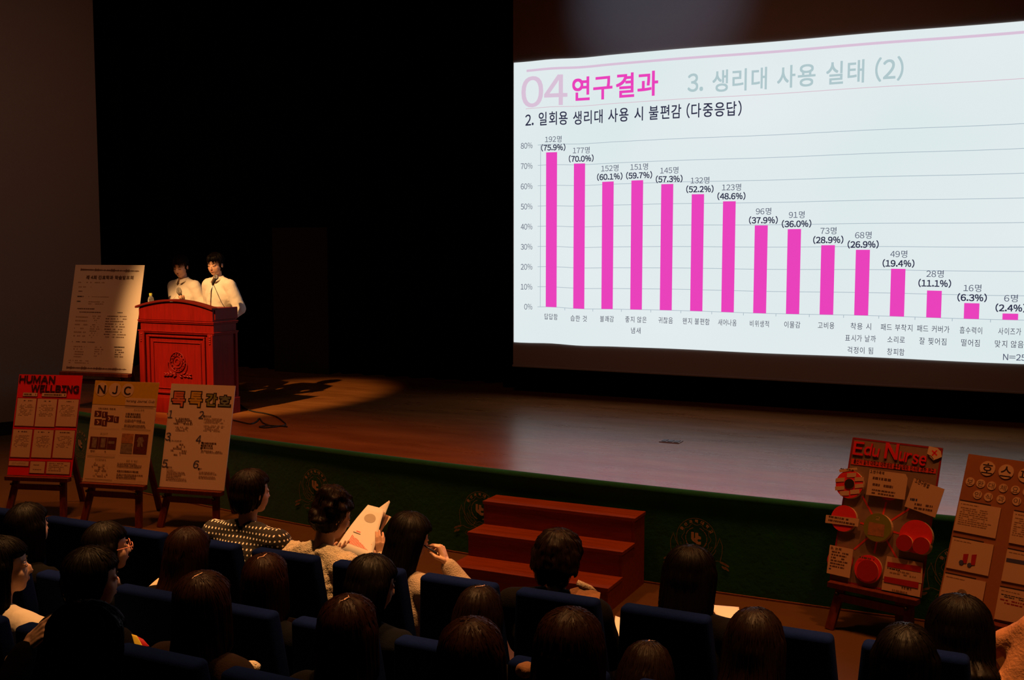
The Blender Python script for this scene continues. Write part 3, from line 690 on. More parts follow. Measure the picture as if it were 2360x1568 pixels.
p.easel('wooden easel holding the bright red HUMAN WELLBING poster', EG)
# --- 2: yellow poster
p = Board((-6.76, 6.52, .882), 12.3, 15.06, .594, .837, 1.06, 'yellow topped poster titled NJC with small photos and printed columns', M['cream_paper']).zoom(180, 860, 5.6)
p.poly('yellow_band', [(229, 94), (1051, 132), (1010, 440), (184, 400)], M['yellow'], z=.0005, th=.001)
for cx, cy, ch, bx in ((305, 212, 'N', (258, 158, 360, 268)), (477, 217, 'J', (446, 165, 510, 274)), (643, 224, 'C', (596, 174, 686, 286))):
    c0 = p.q(cx, cy); r_ = p.q(cx + 78, cy + 4)[0] - c0[0]
    b = MB(); b.prism([(c0[0] + r_ * math.cos(t * PI / 18), c0[1] + r_ * math.sin(t * PI / 18)) for t in range(36)], .0015, .003); b.build('letter_disc', M['cream_paper'], p.root)
    p.text(ch, bx, M['ink'], bold=.022, z=.004)
p.sheet('title_strip', (612, 328, 998, 425), M['cream_paper'], z=.0016, th=.001)
p.text('Nursing Journal Club', (620, 350, 990, 392), M['ink_mid'], z=.0035, bold=.01, shear=.25)
def rule(p, x0, y0, x1, y1, m=M['ink'], t=.003):
    a, b_ = p.q(x0, y0), p.q(x1, y1); b = MB(); b.ribbon([a, b_], t, None, z=.003); b.build('printed_rule', m, p.root)
rule(p, 608, 436, 975, 452); rule(p, 565, 721, 937, 741); rule(p, 120, 1071, 475, 1089); rule(p, 90, 1363, 442, 1385)
for a in ((145, 708, 530, 724), (120, 1040, 490, 1055), (535, 1062, 900, 1075), (470, 1390, 850, 1410)): rule(p, *a, M['ink_soft'], .0014)
for bx in ((214, 488, 302, 562), (310, 500, 380, 575), (360, 548, 458, 628), (464, 562, 526, 640), (212, 594, 305, 670), (310, 606, 374, 684)): p.sheet('printed_photo', bx, M['photo_dark'], th=.001)
for x, y, k_ in ((238, 505, 1), (385, 565, 1), (240, 610, 1)):
    p.poly('printed_arrow', [(x, y), (x + 20, y), (x + 38, y + 26), (x + 14, y + 52), (x, y + 50), (x + 18, y + 26)], M['card_paper'], z=.0022, th=.0006)
for x, y in ((333, 512), (482, 575), (333, 622)): p.poly('printed_arrow', [(x, y), (x + 14, y), (x + 10, y + 40), (x + 18, y + 52), (x + 2, y + 50)], M['card_paper'], z=.0022, th=.0006)
for bx in ((152, 822, 262, 978), (266, 826, 374, 982), (378, 832, 492, 986)): p.sheet('printed_photo', bx, M['photo_dark'], th=.001)
for bx in ((182, 835, 240, 965), (296, 840, 352, 965), (392, 880, 470, 915)): p.sheet('printed_photo', bx, M['photo_grey'], z=.0022, th=.0006)
for bx, m in (((563, 784, 712, 908), M['photo_warm']), ((548, 918, 700, 1040), M['photo_grey']), ((720, 792, 896, 1048), M['photo_dark'])): p.sheet('printed_photo', bx, m, th=.001)
pts = [(785, 830), (835, 830), (850, 880), (832, 900), (835, 955), (815, 955), (806, 905), (795, 955), (762, 955), (775, 900), (760, 880)]
p.poly('printed_photo', pts, M['photo_grey'], z=.0022, th=.0006)
p.text('연구의 목적', (722, 466, 852, 494), M['ink_mid']); p.text('연구도구', (290, 772, 385, 796), M['ink_mid']); p.text('연구결과분석', (222, 1105, 360, 1132), M['ink_mid']); p.text('결론 및 제언', (622, 1124, 768, 1150), M['ink_mid'])
b = MB()
for bx, r, dn, m in (((265, 448, 500, 470), 1, .9, M['ink_mid']), ((615, 512, 830, 580), 2, .95, M['ink_mid']), ((605, 600, 880, 640), 2, .95, M['ink_mid']), ((595, 668, 900, 708), 2, .95, M['ink_mid']), ((160, 1000, 465, 1022), 1, .6, M['ink_mid']), ((150, 1150, 420, 1340), 8, .45, M['ink_soft']), ((505, 1165, 860, 1225), 3, .95, M['ink_mid']), ((505, 1255, 790, 1285), 1, .95, M['ink_mid']), ((495, 1305, 840, 1370), 3, .95, M['ink_mid'])):
    x0, y0, x1, y1 = p.rect(*bx); dashes(b, x0, y0, x1, y1, r, m, .0032, dn, hgt=.5)
tag(b.build('small_print', None, p.root), kind='stuff')
p.easel('wooden easel holding the yellow NJC poster', EG)
# --- 3: white poster with outlined title
p = Board((-6.179, 6.778, .85), 10.8, 14.8, .594, .855, 1.05, 'white poster titled 톡톡간호 with six numbered sections', M['white_paper']).zoom(360, 870, 5.8)
for ch, bx, m in (('톡', (200, 180, 400, 405), M['salmon']), ('톡', (430, 182, 630, 408), M['yellow']), ('간', (655, 205, 825, 400), M['green_print']), ('호', (830, 232, 1010, 402), M['teal_print'])):
    p.text(ch, bx, M['ink'], z=.0015, bold=.085, name='title_outline')
    p.text(ch, (bx[0] + 14, bx[1] + 14, bx[2] - 14, bx[3] - 14), m, z=.0028, bold=.03, name='title_letter')
for ch, bx in (('1', (160, 440, 222, 542)), ('2', (570, 450, 636, 552)), ('3', (125, 738, 196, 842)), ('4', (532, 775, 602, 882)), ('5', (80, 1098, 156, 1202)), ('6', (498, 1110, 574, 1214))): p.text(ch, bx, M['blue_print'], bold=.004, shear=.12)
b = MB()
for bx, r, dn, m, cen in (((235, 540, 505, 632), 4, .85, M['ink_mid'], True), ((250, 655, 440, 720), 3, .6, M['ink_soft'], True), ((655, 512, 775, 530), 1, 1, M['ink'], False), ((640, 545, 922, 615), 4, .8, M['ink_soft'], False), ((636, 640, 912, 724), 5, .85, M['ink_soft'], False),
        ((205, 840, 345, 856), 1, 1, M['ink_mid'], False), ((195, 880, 440, 1050), 6, .5, M['ink_soft'], False), ((605, 865, 815, 960), 3, .95, M['ink_mid'], False), ((600, 980, 905, 1016), 2, .95, M['ink_mid'], False),
        ((150, 1192, 235, 1212), 1, 1, M['ink_mid'], False), ((140, 1228, 262, 1246), 1, 1, M['ink_soft'], False), ((138, 1258, 400, 1340), 4, 1, M['ink_soft'], False), ((132, 1345, 430, 1386), 2, 1, M['ink_soft'], False), ((575, 1212, 628, 1230), 1, 1, M['ink_mid'], False), ((572, 1262, 860, 1302), 2, 1, M['ink_soft'], False), ((568, 1320, 852, 1360), 2, 1, M['ink_soft'], False)):
    x0, y0, x1, y1 = p.rect(*bx); dashes(b, x0, y0, x1, y1, r, m, .0032, dn, hgt=.5, center=cen)
for bx in ((632, 508, 652, 528), (606, 864, 628, 884), (600, 902, 622, 922), (594, 938, 616, 958), (176, 838, 194, 854), (138, 1192, 156, 1210), (560, 1214, 582, 1232)):
    x0, y0, x1, y1 = p.rect(*bx); b.add([(x0, y0, .0032), (x1, y0, .0032), (x1, y1, .0032), (x0, y1, .0032)], [(0, 1, 2, 3)], M['ink'])
tag(b.build('small_print', None, p.root), kind='stuff')
p.easel('wooden easel holding the white 톡톡간호 poster', EG)
# --- 4: Edu Nurse
p = Board((-.846, 7.215, .683), -14.83, 18.3, .594, .945, .97, 'taupe poster titled Edu Nurse with raised red discs around an olive disc', M['grey_board'], th=.008).zoom(1890, 990, 3.826)
for a, b_ in (((292, 70), (1083, 166)), ((292, 70), (85, 1330)), ((1083, 166), (885, 1480)), ((85, 1330), (885, 1480))):
    A_, B_ = p.q(*a), p.q(*b_); c = V((0, p.h / 2)); A_ = V(A_).lerp(c, .012); B_ = V(B_).lerp(c, .012); b = MB(); b.ribbon([A_, B_], .011, None, z=.0012); b.build('red_edging', M['red_edge_and_shadow'], p.root)
p.text('E', (296, 110, 390, 230), M['red_board'], bold=.018, extr=.006); p.text('du', (395, 128, 530, 240), M['red_board'], bold=.018, extr=.006, rot=-3)
p.text('N', (575, 125, 695, 265), M['red_board'], bold=.018, extr=.006); p.text('urse', (698, 215, 942, 305), M['red_board'], bold=.018, extr=.006, rot=-4)
p.poly('subtitle_strip', [(280, 258), (1028, 352), (1020, 392), (274, 308)], M['orange_red'])
p.text('울산시 일개 대학교 대학생의 음주실태와 인식에 관한 연구', (292, 300, 1012, 348), M['ink'], z=.004, bold=.010, rot=0)
hub = (525, 870)
for t_ in ((375, 590), (585, 640), (790, 700), (705, 920), (300, 1060), (478, 1095), (685, 1150), (355, 825)):
    b = MB(); b.ribbon([p.q(*hub), p.q(*t_)], .012, None, z=.0014); b.build('spoke_line', M['orange_red'], p.root)
def disc(p, cx, cy, rx, m, th=.028, z=.0, name='foam_disc', n=32, label=None):
    c0 = p.q(cx, cy); r_ = abs(p.q(cx + rx, cy + rx * .12)[0] - c0[0]); b = MB(); b.prism([(c0[0] + r_ * math.cos(2 * PI * t / n), c0[1] + r_ * math.sin(2 * PI * t / n)) for t in range(n)], z, z + th - .0015); b.build(name, M['cream_paper'] if th >= .02 else m, p.root)
    b = MB(); b.prism([(c0[0] + r_ * math.cos(2 * PI * t / n), c0[1] + r_ * math.sin(2 * PI * t / n)) for t in range(n)], z + th - .0015, z + th); return tag(b.build('disc_face', m, p.root), label)
disc(p, 525, 872, 123, M['olive'], .04, label='olive green centre disc'); disc(p, 272, 490, 120, M['pink_disc']); disc(p, 222, 790, 112, M['pink_disc']); disc(p, 615, 520, 105, M['pink_disc'], .015); disc(p, 905, 620, 100, M['pink_disc'], .015)
disc(p, 858, 950, 148, M['pink_disc'], .03); disc(p, 765, 1010, 72, M['red_disc'], .05); disc(p, 915, 1035, 76, M['red_disc'], .05); disc(p, 432, 1235, 122, M['pink_disc'], .02); disc(p, 432, 1250, 94, M['red_disc'], .028); disc(p, 180, 1160, 110, M['pink_disc'], .015)
disc(p, 276, 487, 43, M['ink'], .034)
p.poly('printed_photo', [(452, 822), (592, 850), (580, 958), (438, 935)], M['photo_warm'], z=.04, th=.001)
p.text('교', (510, 778, 550, 810), M['cream_print'], z=.041)
for q4 in ([(255, 395), (335, 388), (332, 425), (252, 432)], [(322, 430), (402, 428), (400, 462), (320, 464)], [(155, 438), (232, 432), (230, 466), (152, 472)], [(325, 490), (402, 484), (400, 518), (322, 526)], [(148, 512), (232, 505), (230, 538), (150, 546)], [(190, 552), (272, 548), (270, 588), (196, 592)], [(280, 542), (362, 534), (362, 572), (284, 580)]):
    p.poly('label_slip', q4, M['card_paper'], z=.028, th=.003)
p.poly('label_slip', [(182, 362), (340, 342), (344, 362), (190, 388)], M['card_paper'], z=.028, th=.002)
p.poly('label_slip', [(72, 760), (362, 795), (352, 865), (64, 830)], M['card_paper'], z=.032, th=.002)
c1 = [(455, 360), (770, 402), (788, 440), (762, 628), (422, 582)]; p.poly('text_card', c1, M['card_paper'], z=.03, th=.003)
p.poly('text_card', [(845, 438), (1113, 535), (1030, 785), (760, 685)], M['card_paper'], z=.03, th=.003)
p.poly('text_card', [(100, 1022), (305, 1062), (272, 1315), (70, 1270)], M['card_paper'], z=.02, th=.003)
p.poly('text_card', [(598, 1120), (915, 1180), (905, 1360), (560, 1320)], M['card_paper'], z=.012, th=.003)
p.poly('text_card', [(562, 1300), (900, 1355), (885, 1482), (548, 1415)], M['card_paper'], z=.010, th=.003)
p.poly('red_bar', [(604, 1170), (900, 1212), (896, 1266), (600, 1212)], M['red_disc'], z=.0155, th=.001); p.poly('red_bar', [(575, 1298), (878, 1352), (872, 1406), (570, 1345)], M['red_disc'], z=.0155, th=.001)
p.text('2.연구목적', (460, 372, 585, 402), M['ink_mid'], z=.034, bold=.02); p.text('3.연구방법', (852, 462, 985, 505), M['ink_mid'], z=.034, bold=.02, rot=-16); p.text('9. 논의', (108, 1042, 202, 1068), M['ink_mid'], z=.024, bold=.02)
b = MB()
for bx, r, z_, m in (((480, 428, 680, 470), 1, .0335, M['ink_mid']), ((478, 488, 710, 528), 1, .0335, M['ink_mid']), ((470, 545, 745, 600), 2, .0335, M['ink_mid']), ((835, 520, 915, 560), 1, .0335, M['blue_print']), ((810, 610, 910, 650), 1, .0335, M['blue_print']), ((845, 660, 1010, 730), 2, .0335, M['ink_mid']), ((105, 1080, 262, 1235), 6, .0235, M['ink_mid']), ((90, 1225, 172, 1250), 1, .0235, M['blue_print']), ((600, 1230, 745, 1248), 1, .0158, M['ink']), ((620, 1255, 880, 1300), 2, .0158, M['ink_soft']), ((725, 1395, 820, 1412), 1, .0158, M['ink']), ((640, 1420, 780, 1440), 1, .0158, M['ink_soft']), ((90, 780, 340, 842), 2, .0345, M['ink_mid']), ((195, 352, 335, 372), 1, .0305, M['ink_mid']), ((360, 1130, 520, 1160), 1, .0285, M['ink_mid'])):
    x0, y0, x1, y1 = p.rect(*bx); dashes(b, x0, y0, x1, y1, r, m, z_, .9, hgt=.55)
tag(b.build('small_print', None, p.root), kind='stuff')
p.poly('nurse_cap', [(965, 150), (1040, 168), (1068, 200), (1078, 245), (1040, 262), (1003, 275), (948, 218)], M['cream_paper'], z=.004, th=.006)
for a, b_ in (((992, 190), (1035, 232)), ((1035, 188), (992, 235))):
    b = MB(); b.ribbon([p.q(*a), p.q(*b_)], .009, None, z=.0105); b.build('red_cross', M['red_board'], p.root)
b = MB(); b.ribbon([p.q(948, 222), p.q(985, 240), p.q(1006, 268)], .004, None, z=.0105); b.build('cap_band', M['ink'], p.root)
p.easel('wooden easel holding the Edu Nurse poster right of the stairs', EG, back=.26)
# --- 5: kraft hospice poster
p = Board((-.116, 6.495, .785), -20, 23.1, .614, .90, .98, 'brown kraft poster titled 호스피스 with round letter discs and white cards', M['kraft'], th=.010).zoom(2140, 1020, 3.409)
for ch, cx, cy in (('호', 465, 206), ('스', 611, 232), ('피', 765, 262), ('스', 905, 290)):
    disc(p, cx, cy, 60, M['card_paper'], .004); x0, y0 = p.q(cx, cy); b = MB(); h_ = .030; put_text(b, ch, x0 - h_, y0 - h_, x0 + h_, y0 + h_, None, None, .01, .0045); b.build('lettering', M['ink'], p.root)
for ch, cx, cy in (('보', 328, 310), ('완', 411, 325), ('대', 496, 342), ('체', 588, 360), ('요', 683, 374), ('법', 775, 392), ('인', 386, 412), ('식', 471, 430), ('과', 571, 447), ('이', 694, 464), ('용', 785, 480)):
    disc(p, cx, cy, 35, M['card_paper'], .003); x0, y0 = p.q(cx, cy); b = MB(); h_ = .016; put_text(b, ch, x0 - h_, y0 - h_, x0 + h_, y0 + h_, None, None, .0, .0035); b.build('lettering', M['ink_mid'], p.root)
for k, q4 in enumerate(([(247, 460), (573, 518), (527, 757), (198, 692)], [(192, 745), (516, 808), (470, 1052), (140, 985)], [(132, 1030), (455, 1098), (412, 1330), (80, 1265)], [(672, 542), (990, 600), (950, 850), (632, 790)], [(622, 840), (940, 905), (892, 1150), (573, 1088)], [(562, 1138), (880, 1200), (840, 1450), (517, 1388)])):
    p.poly('text_card', q4, M['card_paper'], z=.002, th=.004)
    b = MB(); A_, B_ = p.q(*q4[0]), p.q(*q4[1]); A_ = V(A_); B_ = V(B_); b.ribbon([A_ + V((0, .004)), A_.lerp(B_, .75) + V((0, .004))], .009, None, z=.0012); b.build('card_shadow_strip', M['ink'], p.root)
    cx = (q4[0][0] + q4[2][0]) / 2; b = MB(); A2 = V(p.q(*q4[0])); C2 = V(p.q(*q4[2]))
    dashes(b, A2.x + .012, A2.y - .02, A2.x + .13, A2.y - .010, 1, M['ink_soft'], .0066, 1)
    if k in (0, 3): dashes(b, A2.x + .015, A2.y - .135, C2.x - .015, A2.y - .03, 9, M['ink_soft'], .0066, .85)
    if k == 5: dashes(b, A2.x + .015, A2.y - .05, C2.x - .015, A2.y - .03, 2, M['ink'], .0066, .9); dashes(b, A2.x + .015, A2.y - .085, C2.x - .015, A2.y - .055, 2, M['red_edge_and_shadow'], .0066, .8)
    tag(b.build('small_print', None, p.root), kind='stuff')
for q4, m in (([(280, 880), (318, 880), (302, 952), (270, 952)], M['red_disc']), ([(345, 886), (382, 884), (368, 966), (335, 968)], M['red_disc'])): p.poly('chart_block', q4, m, z=.006, th=.003)
for cx, cy, r_, m in ((262, 946, 19, M['blue_print']), (325, 966, 17, M['blue_print'])): disc(p, cx, cy, r_, m, .003, .006, 'chart_dot')
c0 = p.q(264, 1198); b = MB(); b.ribbon(circ(c0[0], c0[1], .022, 28), .014, None, z=.0068); b.build('ring_chart', M['photo_grey'], p.root)
p.poly('blue_bar', [(617, 910), (940, 965), (936, 995), (612, 940)], M['blue_print'], z=.006, th=.001)
p.easel('wooden easel holding the brown 호스피스 poster at the hall floor', EG)
# --- 6: tall programme sheet on the stage
p = Board((-8.566, 8.075, 1.676), 8.5, 13.5, .84, 1.107, 1.035, 'tall cream programme sheet on an easel left of the lectern on stage', M['programme'], th=.004, name='programme_sheet').zoom(140, 600, 5.81)
put = p.text('제 4회 간호학과 학술발표회', (342, 205, 975, 258), M['ink_mid'], bold=.03)
for y0, y1, xa, xb in ((108, 150, 268, 1052), (1420, 1480, 78, 880)):
    b = MB(); A_ = V(p.q(xa, y0 + 18)); B_ = V(p.q(xb, y0 + 28 + (y1 - y0) * .3)); nn = 44
    for i in range(nn):
        c_ = A_.lerp(B_, i / nn); hh = random.uniform(.006, .016) * (1.5 if i % 11 < 4 else .8)
        pts = [(c_.x, c_.y - hh), (c_.x + .009, c_.y - hh * .3), (c_.x + .016, c_.y - hh * .8), (c_.x + .013, c_.y + hh * .5), (c_.x + .006, c_.y + hh), (c_.x - .002, c_.y + hh * .3)]
        b.add([(x, y, .0012) for x, y in pts], [tuple(range(6))])
    b.ribbon([A_, B_], .006, None, z=.0011); b.build('printed_border', M['ink_mid'], p.root)
b = MB()
for bx, r, dn, m, h_ in (((235, 285, 630, 312), 1, .6, M['ink_soft'], .5), ((240, 345, 480, 372), 1, .6, M['ink_soft'], .5), ((240, 405, 300, 425), 1, 1, M['ink_mid'], .6), ((222, 475, 340, 497), 1, 1, M['ink'], .7), ((370, 482, 660, 498), 1, .8, M['ink_soft'], .5), ((215, 540, 270, 560), 1, 1, M['ink'], .7), ((370, 545, 660, 600), 2, .8, M['ink_soft'], .4), ((205, 640, 520, 662), 1, .9, M['ink_mid'], .7), ((250, 688, 580, 706), 1, .9, M['ink_mid'], .7), ((760, 695, 835, 712), 1, 1, M['ink'], .7),
        ((590, 735, 905, 1050), 9, .7, M['ink_mid'], .35), ((185, 735, 370, 1040), 6, .6, M['ink_soft'], .3), ((395, 735, 525, 1050), 11, .6, M['ink_soft'], .4), ((140, 1085, 480, 1105), 1, .8, M['ink_mid'], .6), ((715, 1155, 890, 1178), 1, 1, M['ink'], .7), ((725, 1190, 855, 1310), 4, .9, M['ink_mid'], .5), ((165, 1140, 340, 1310), 5, .6, M['ink_soft'], .4), ((450, 1150, 580, 1300), 5, .6, M['ink_soft'], .4), ((90, 1330, 420, 1390), 2, .7, M['ink_soft'], .4)):
    x0, y0, x1, y1 = p.rect(*bx); dashes(b, x0, y0, x1, y1, r, m, .0013, dn, hgt=h_)
tag(b.build('small_print', None, p.root), kind='stuff')
P6E = p.easel('dark wooden easel on the stage behind the tall programme sheet')
# ================================================================== PEOPLE AND SEATS
def remesh(mb, vox, smooth=2, name='body', fac=.5):
    o = mb.build(name, None)
    bake(o, ('REMESH', dict(mode='VOXEL', voxel_size=vox, use_smooth_shade=True)), ('SMOOTH', dict(iterations=smooth, factor=fac)))
    return o
def grab(o):
    me = o.data; d_ = ([v.co.copy() for v in me.vertices], [tuple(p.vertices) for p in me.polygons]); bpy.data.objects.remove(o); bpy.data.meshes.remove(me); return d_
def ik(a, b, l1, l2, hint):
    a, b, hint = V(a), V(b), V(hint); d_ = b - a; L_ = min(d_.length, (l1 + l2) * .995); d_.normalize()
    b = a + d_ * L_; x = (l1 * l1 - l2 * l2 + L_ * L_) / (2 * L_); h_ = math.sqrt(max(l1 * l1 - x * x, 1e-5))
    q_ = (hint - d_ * hint.dot(d_)).normalized(); return a + d_ * x + q_ * h_, b
def hand(mb, w_, d_, n_, t_, curl=(25, 35, 20), k=1., spread=.0, thumb=1.):
    """palm, four jointed fingers of unequal length, thumb from the side of the palm. d: along the fingers, n: where the palm faces, t: thumb side"""
    w_, d_ = V(w_), V(d_).normalized(); n_ = V(n_); n_ = (n_ - d_ * n_.dot(d_)).normalized(); t_ = V(t_); s_ = n_.cross(d_); s_ = s_ if s_.dot(t_) > 0 else -s_
    kn = []
    for i, (off, ln) in enumerate(((.027, .084), (.009, .088), (-.009, .083), (-.025, .075))):
        b_ = w_ + (d_ * ln + s_ * off) * k; mb.cap(w_ + s_ * off * .55 * k, b_, .0125 * k, .0098 * k, n=8); kn.append(b_)
    for i in range(3): mb.cap(w_.lerp(kn[i], .45), w_.lerp(kn[i + 1], .8), .012 * k, .0095 * k, n=8)
    for i, L_ in enumerate((.070, .078, .072, .056)):
        p_ = kn[i]; a = 0.; r_ = .0085 - .0005 * (i == 3); fan = s_ * (spread * (1.5 - i) * .25)
        for j, f in enumerate((.45, .31, .24)):
            a += curl[j] * (1 + .1 * i); dd = (d_ * math.cos(math.radians(a)) + n_ * math.sin(math.radians(a)) + fan).normalized()
            q_ = p_ + dd * L_ * f * k; mb.cap(p_, q_, (r_ - j * .0008) * k, (r_ - (j + 1) * .0008) * k, n=8); p_ = q_
    b_ = w_ + (d_ * .022 + s_ * .024) * k; c_ = b_ + (d_ * .55 + s_ * .55 + n_ * .45 * thumb).normalized() * .040 * k; e_ = c_ + (d_ * .85 + s_ * .1 + n_ * .55 * thumb).normalized() * .030 * k
    mb.cap(w_ + s_ * .01 * k, b_, .014 * k, .0135 * k, n=8); mb.cap(b_, c_, .0125 * k, .010 * k, n=8); mb.cap(c_, e_, .0098 * k, .0078 * k, n=8)
    mb.cap(w_ - d_ * .075 * k, w_ + d_ * .01 * k, .0235 * k, .021 * k, n=10)
    return kn
def arrays(me):
    n = len(me.vertices); a = [0.] * (3 * n); b = [0.] * (3 * n); me.vertices.foreach_get('co', a); me.vertex_normals.foreach_get('vector', b)
    return [V(a[3 * i:3 * i + 3]) for i in range(n)], [V(b[3 * i:3 * i + 3]) for i in range(n)]
def setcos(me, cs): me.vertices.foreach_set('co', [x for c in cs for x in c]); me.update()
def add_strands(o, H, count, length, lift):
    """locks of hair lying on the hair volume, running down from the crown"""
    from mathutils.bvhtree import BVHTree
    me = o.data; vs = [v.co.copy() for v in me.vertices]; fs = [tuple(p.vertices) for p in me.polygons]
    tree = BVHTree.FromPolygons(vs, fs); crown = H @ V((.005, -.035, .13)); mid = H @ V((0, -.01, .03)); dn = V((0, 0, -1)); nv, nf = [], []
    for _ in range(count):
        a = random.uniform(0, 2 * PI); r = .105 * math.sqrt(random.random()); p = crown + V((r * math.cos(a), r * math.sin(a), .02 - r * .3))
        if random.random() < .45: p = mid + V((.12 * math.cos(a), .12 * math.sin(a), random.uniform(-.10, .06)))
        L_ = length * random.uniform(.4, 1.); st = L_ / 9; w_ = random.uniform(.0008, .0022); pts = []
        jit = V((random.gauss(0, .12), random.gauss(0, .12), 0))
        for k in range(10):
            h_ = tree.find_nearest(p)
            if h_[0] is None: break
            q_, n_ = h_[0], h_[1]
            if (p - mid).dot(n_) < 0: n_ = -n_
            pts.append((q_ + n_ * (.0012 + lift * (k / 9) ** 2), n_)); g = (q_ - crown) * 1.2; g.z = 0
            d_ = dn * .05 + g + jit * .02; d_ = dn * .08 + V((g.x, g.y, 0)) * (.9 if q_.z > mid.z + .02 else 0) + jit * .02
            d_ = d_ - n_ * d_.dot(n_)
            if d_.length < 1e-5: break
            p = q_ + d_.normalized() * st
        if len(pts) < 4: continue
        b0 = len(vs) + len(nv); m_ = len(pts)
        for k, (q_, n_) in enumerate(pts):
            t_ = (pts[min(k + 1, m_ - 1)][0] - pts[max(k - 1, 0)][0]); s_ = t_.cross(n_)
            if s_.length < 1e-7: s_ = V((1, 0, 0))
            s_ = s_.normalized() * w_ * (1 - .75 * k / m_); nv += [q_ - s_, q_ + n_ * .0012, q_ + s_]
        nf += [(b0 + 3 * k + j, b0 + 3 * k + 3 + j, b0 + 3 * k + 4 + j, b0 + 3 * k + 1 + j) for k in range(m_ - 1) for j in (0, 1)]
    n2 = bpy.data.meshes.new('hair'); n2.from_pydata(vs + nv, [], fs + nf); n2.polygons.foreach_set('use_smooth', [True] * len(n2.polygons)); n2.update(); o.data = n2; bpy.data.meshes.remove(me)
def sstep(x, a, b): t = max(0., min(1., (x - a) / (b - a))); return t * t * (3 - 2 * t)
NP = [0]
def person(label, head, floor_z, rz, hair='long', hair_m='hair_black', hw=.1, top='coat_black', legs='coat_black', sit=True, lean=0., yaw=0., nod=0., roll=0., arms=None,
           bulk=1., parting=False, collar=None, glasses=False, hair_len=.30, group=None, fine=False, fuzz=0., bangs=False, vox=.0115, low=False, mouth='lips'):
    """figure in its own frame: +Y is where it faces, root on the floor beneath the seat or feet"""
    NP[0] += 1; random.seed(NP[0]); head = V(head)
    root = thing('person', label, 'person', (head.x, head.y, floor_z), rz, group)
    Ri = Matrix.Rotation(-rz, 3, 'Z'); loc = lambda p: Ri @ (V(p) - V((head.x, head.y, floor_z)))
    hc = head.z - floor_z; hz = hc - .64
    S = lambda x, y, h: V((x, y + lean * (h - .64) - .02, hz + h))
    # --- body
    B_ = MB()
    B_.ell(S(0, 0, 0), (.165, .12, .12)); B_.cap(S(0, 0, .05), S(0, 0, .26), .115, .12); B_.ell(S(0, .01, .30), (.150, .105, .15))
    B_.cap(S(-.13, 0, .42), S(.13, 0, .42), .052, .052); B_.cap(S(0, 0, .42), V((0, 0, hc - .07)), .050, .045)
    H = Matrix.Translation((0, 0, hc - .06)) @ Matrix.Rotation(math.radians(yaw), 4, 'Z') @ Matrix.Rotation(math.radians(-nod), 4, 'X') @ Matrix.Rotation(math.radians(roll), 4, 'Y') @ Matrix.Translation((0, .015, .06))
    HB = MB()
    HB.ell((0, -.008, .028), (.074, .092, .088), None, H, 20, 14); HB.ell((0, .030, -.028), (.064, .062, .072), None, H, 18, 12); HB.ell((0, .052, -.078), (.028, .030, .026), None, H)
    HB.ell((0, .088, -.012), (.012, .018, .022), None, H, 10, 8); HB.ell((0, .098, -.024), (.014, .012, .009), None, H, 10, 6)
    HB.ell((0, .078, -.052), (.024, .016, .013), None, H, 10, 6); HB.ell((.034, .052, -.022), (.026, .024, .026), None, H, 10, 8); HB.ell((-.034, .052, -.022), (.026, .024, .026), None, H, 10, 8)
    for s_ in (-1, 1):
        HB.ell((s_ * .077, -.004, -.004), (.008, .018, .030), None, H, 10, 8); HB.ell((s_ * .030, .074, .014), (.017, .012, .009), None, H, 10, 6)
    HB.cap(V((0, -.01, hc - .17)), H @ V((0, -.01, -.05)), .045, .046)
    hd = remesh(HB, .0052 if fine else .0075, 2)
    sh = [S(s_ * .168 * bulk, 0, .415) for s_ in (-1, 1)]
    HN = MB(); sleeves = []
    for i, s_ in enumerate((-1, 1)):
        a = (arms or {}).get(i)
        if a is None:
            if sit: wr = V((s_ * .09, .30 + lean * .1, hz + .13)); a = dict(w=wr, d=(-s_ * .5, .8, -.25), n=(0, -.2, -1), t=(-s_, .3, 0), curl=(20, 30, 20), hint=(s_ * .7, -.5, -.6))
            else: wr = V((s_ * .20, .10, hz + .02)); a = dict(w=wr, d=(0, .15, -1), n=(-s_, 0, 0), t=(0, 1, 0), curl=(18, 25, 15), hint=(s_ * .4, -1, 0))
        else:
            a = dict(a)
            if a.get('world', True): a['w'] = loc(a['w']); a['d'] = Ri @ V(a['d']); a['n'] = Ri @ V(a['n']); a['t'] = Ri @ V(a['t']); a['hint'] = Ri @ V(a.get('hint', (0, 0, -1)))
        el, wr = ik(sh[i], a['w'], .27, .245, a['hint'])
        B_.cap(sh[i], el, .046, .036); B_.cap(el, wr, .036, .025)
        hand(HN, wr, a['d'], a['n'], a['t'], a.get('curl', (25, 35, 20)), a.get('k', 1.), a.get('spread', 0), a.get('thumb', 1.)); sleeves.append((sh[i], el, wr))
    # legs
    Lg = []
    for s_ in (-1, 1):
        if sit: kn_ = V((s_ * .10, .43, hz + .02)); an = V((s_ * .09, .44, .09)); hp = V((s_ * .09, .02, hz - .01))
        else: kn_ = V((s_ * .095, .02, hz * .52)); an = V((s_ * .09, -.02, .09)); hp = V((s_ * .09, 0, hz - .04))
        B_.cap(hp, kn_, .085, .056); B_.cap(kn_, an, .055, .036); B_.cap(an, an + V((0, .14, -.05)), .036, .03); Lg.append((hp, kn_, an))
    bd = remesh(B_, .014, 2); hn = remesh(HN, .0034 if arms else .0058, 1)
    parts = [grab(hd), grab(bd), grab(hn)]; mb = MB()
    for vs, fs in parts: mb.add(vs, fs)
    mb.build('body', M['skin'], root, True)
    # --- trousers, shoes
    T_ = MB(); T_.ell(S(0, 0, .01), (.185, .135, .125))
    for hp, kn_, an in Lg: T_.cap(hp, kn_, .102, .070); T_.cap(kn_, an + V((0, 0, .03)), .068, .052)
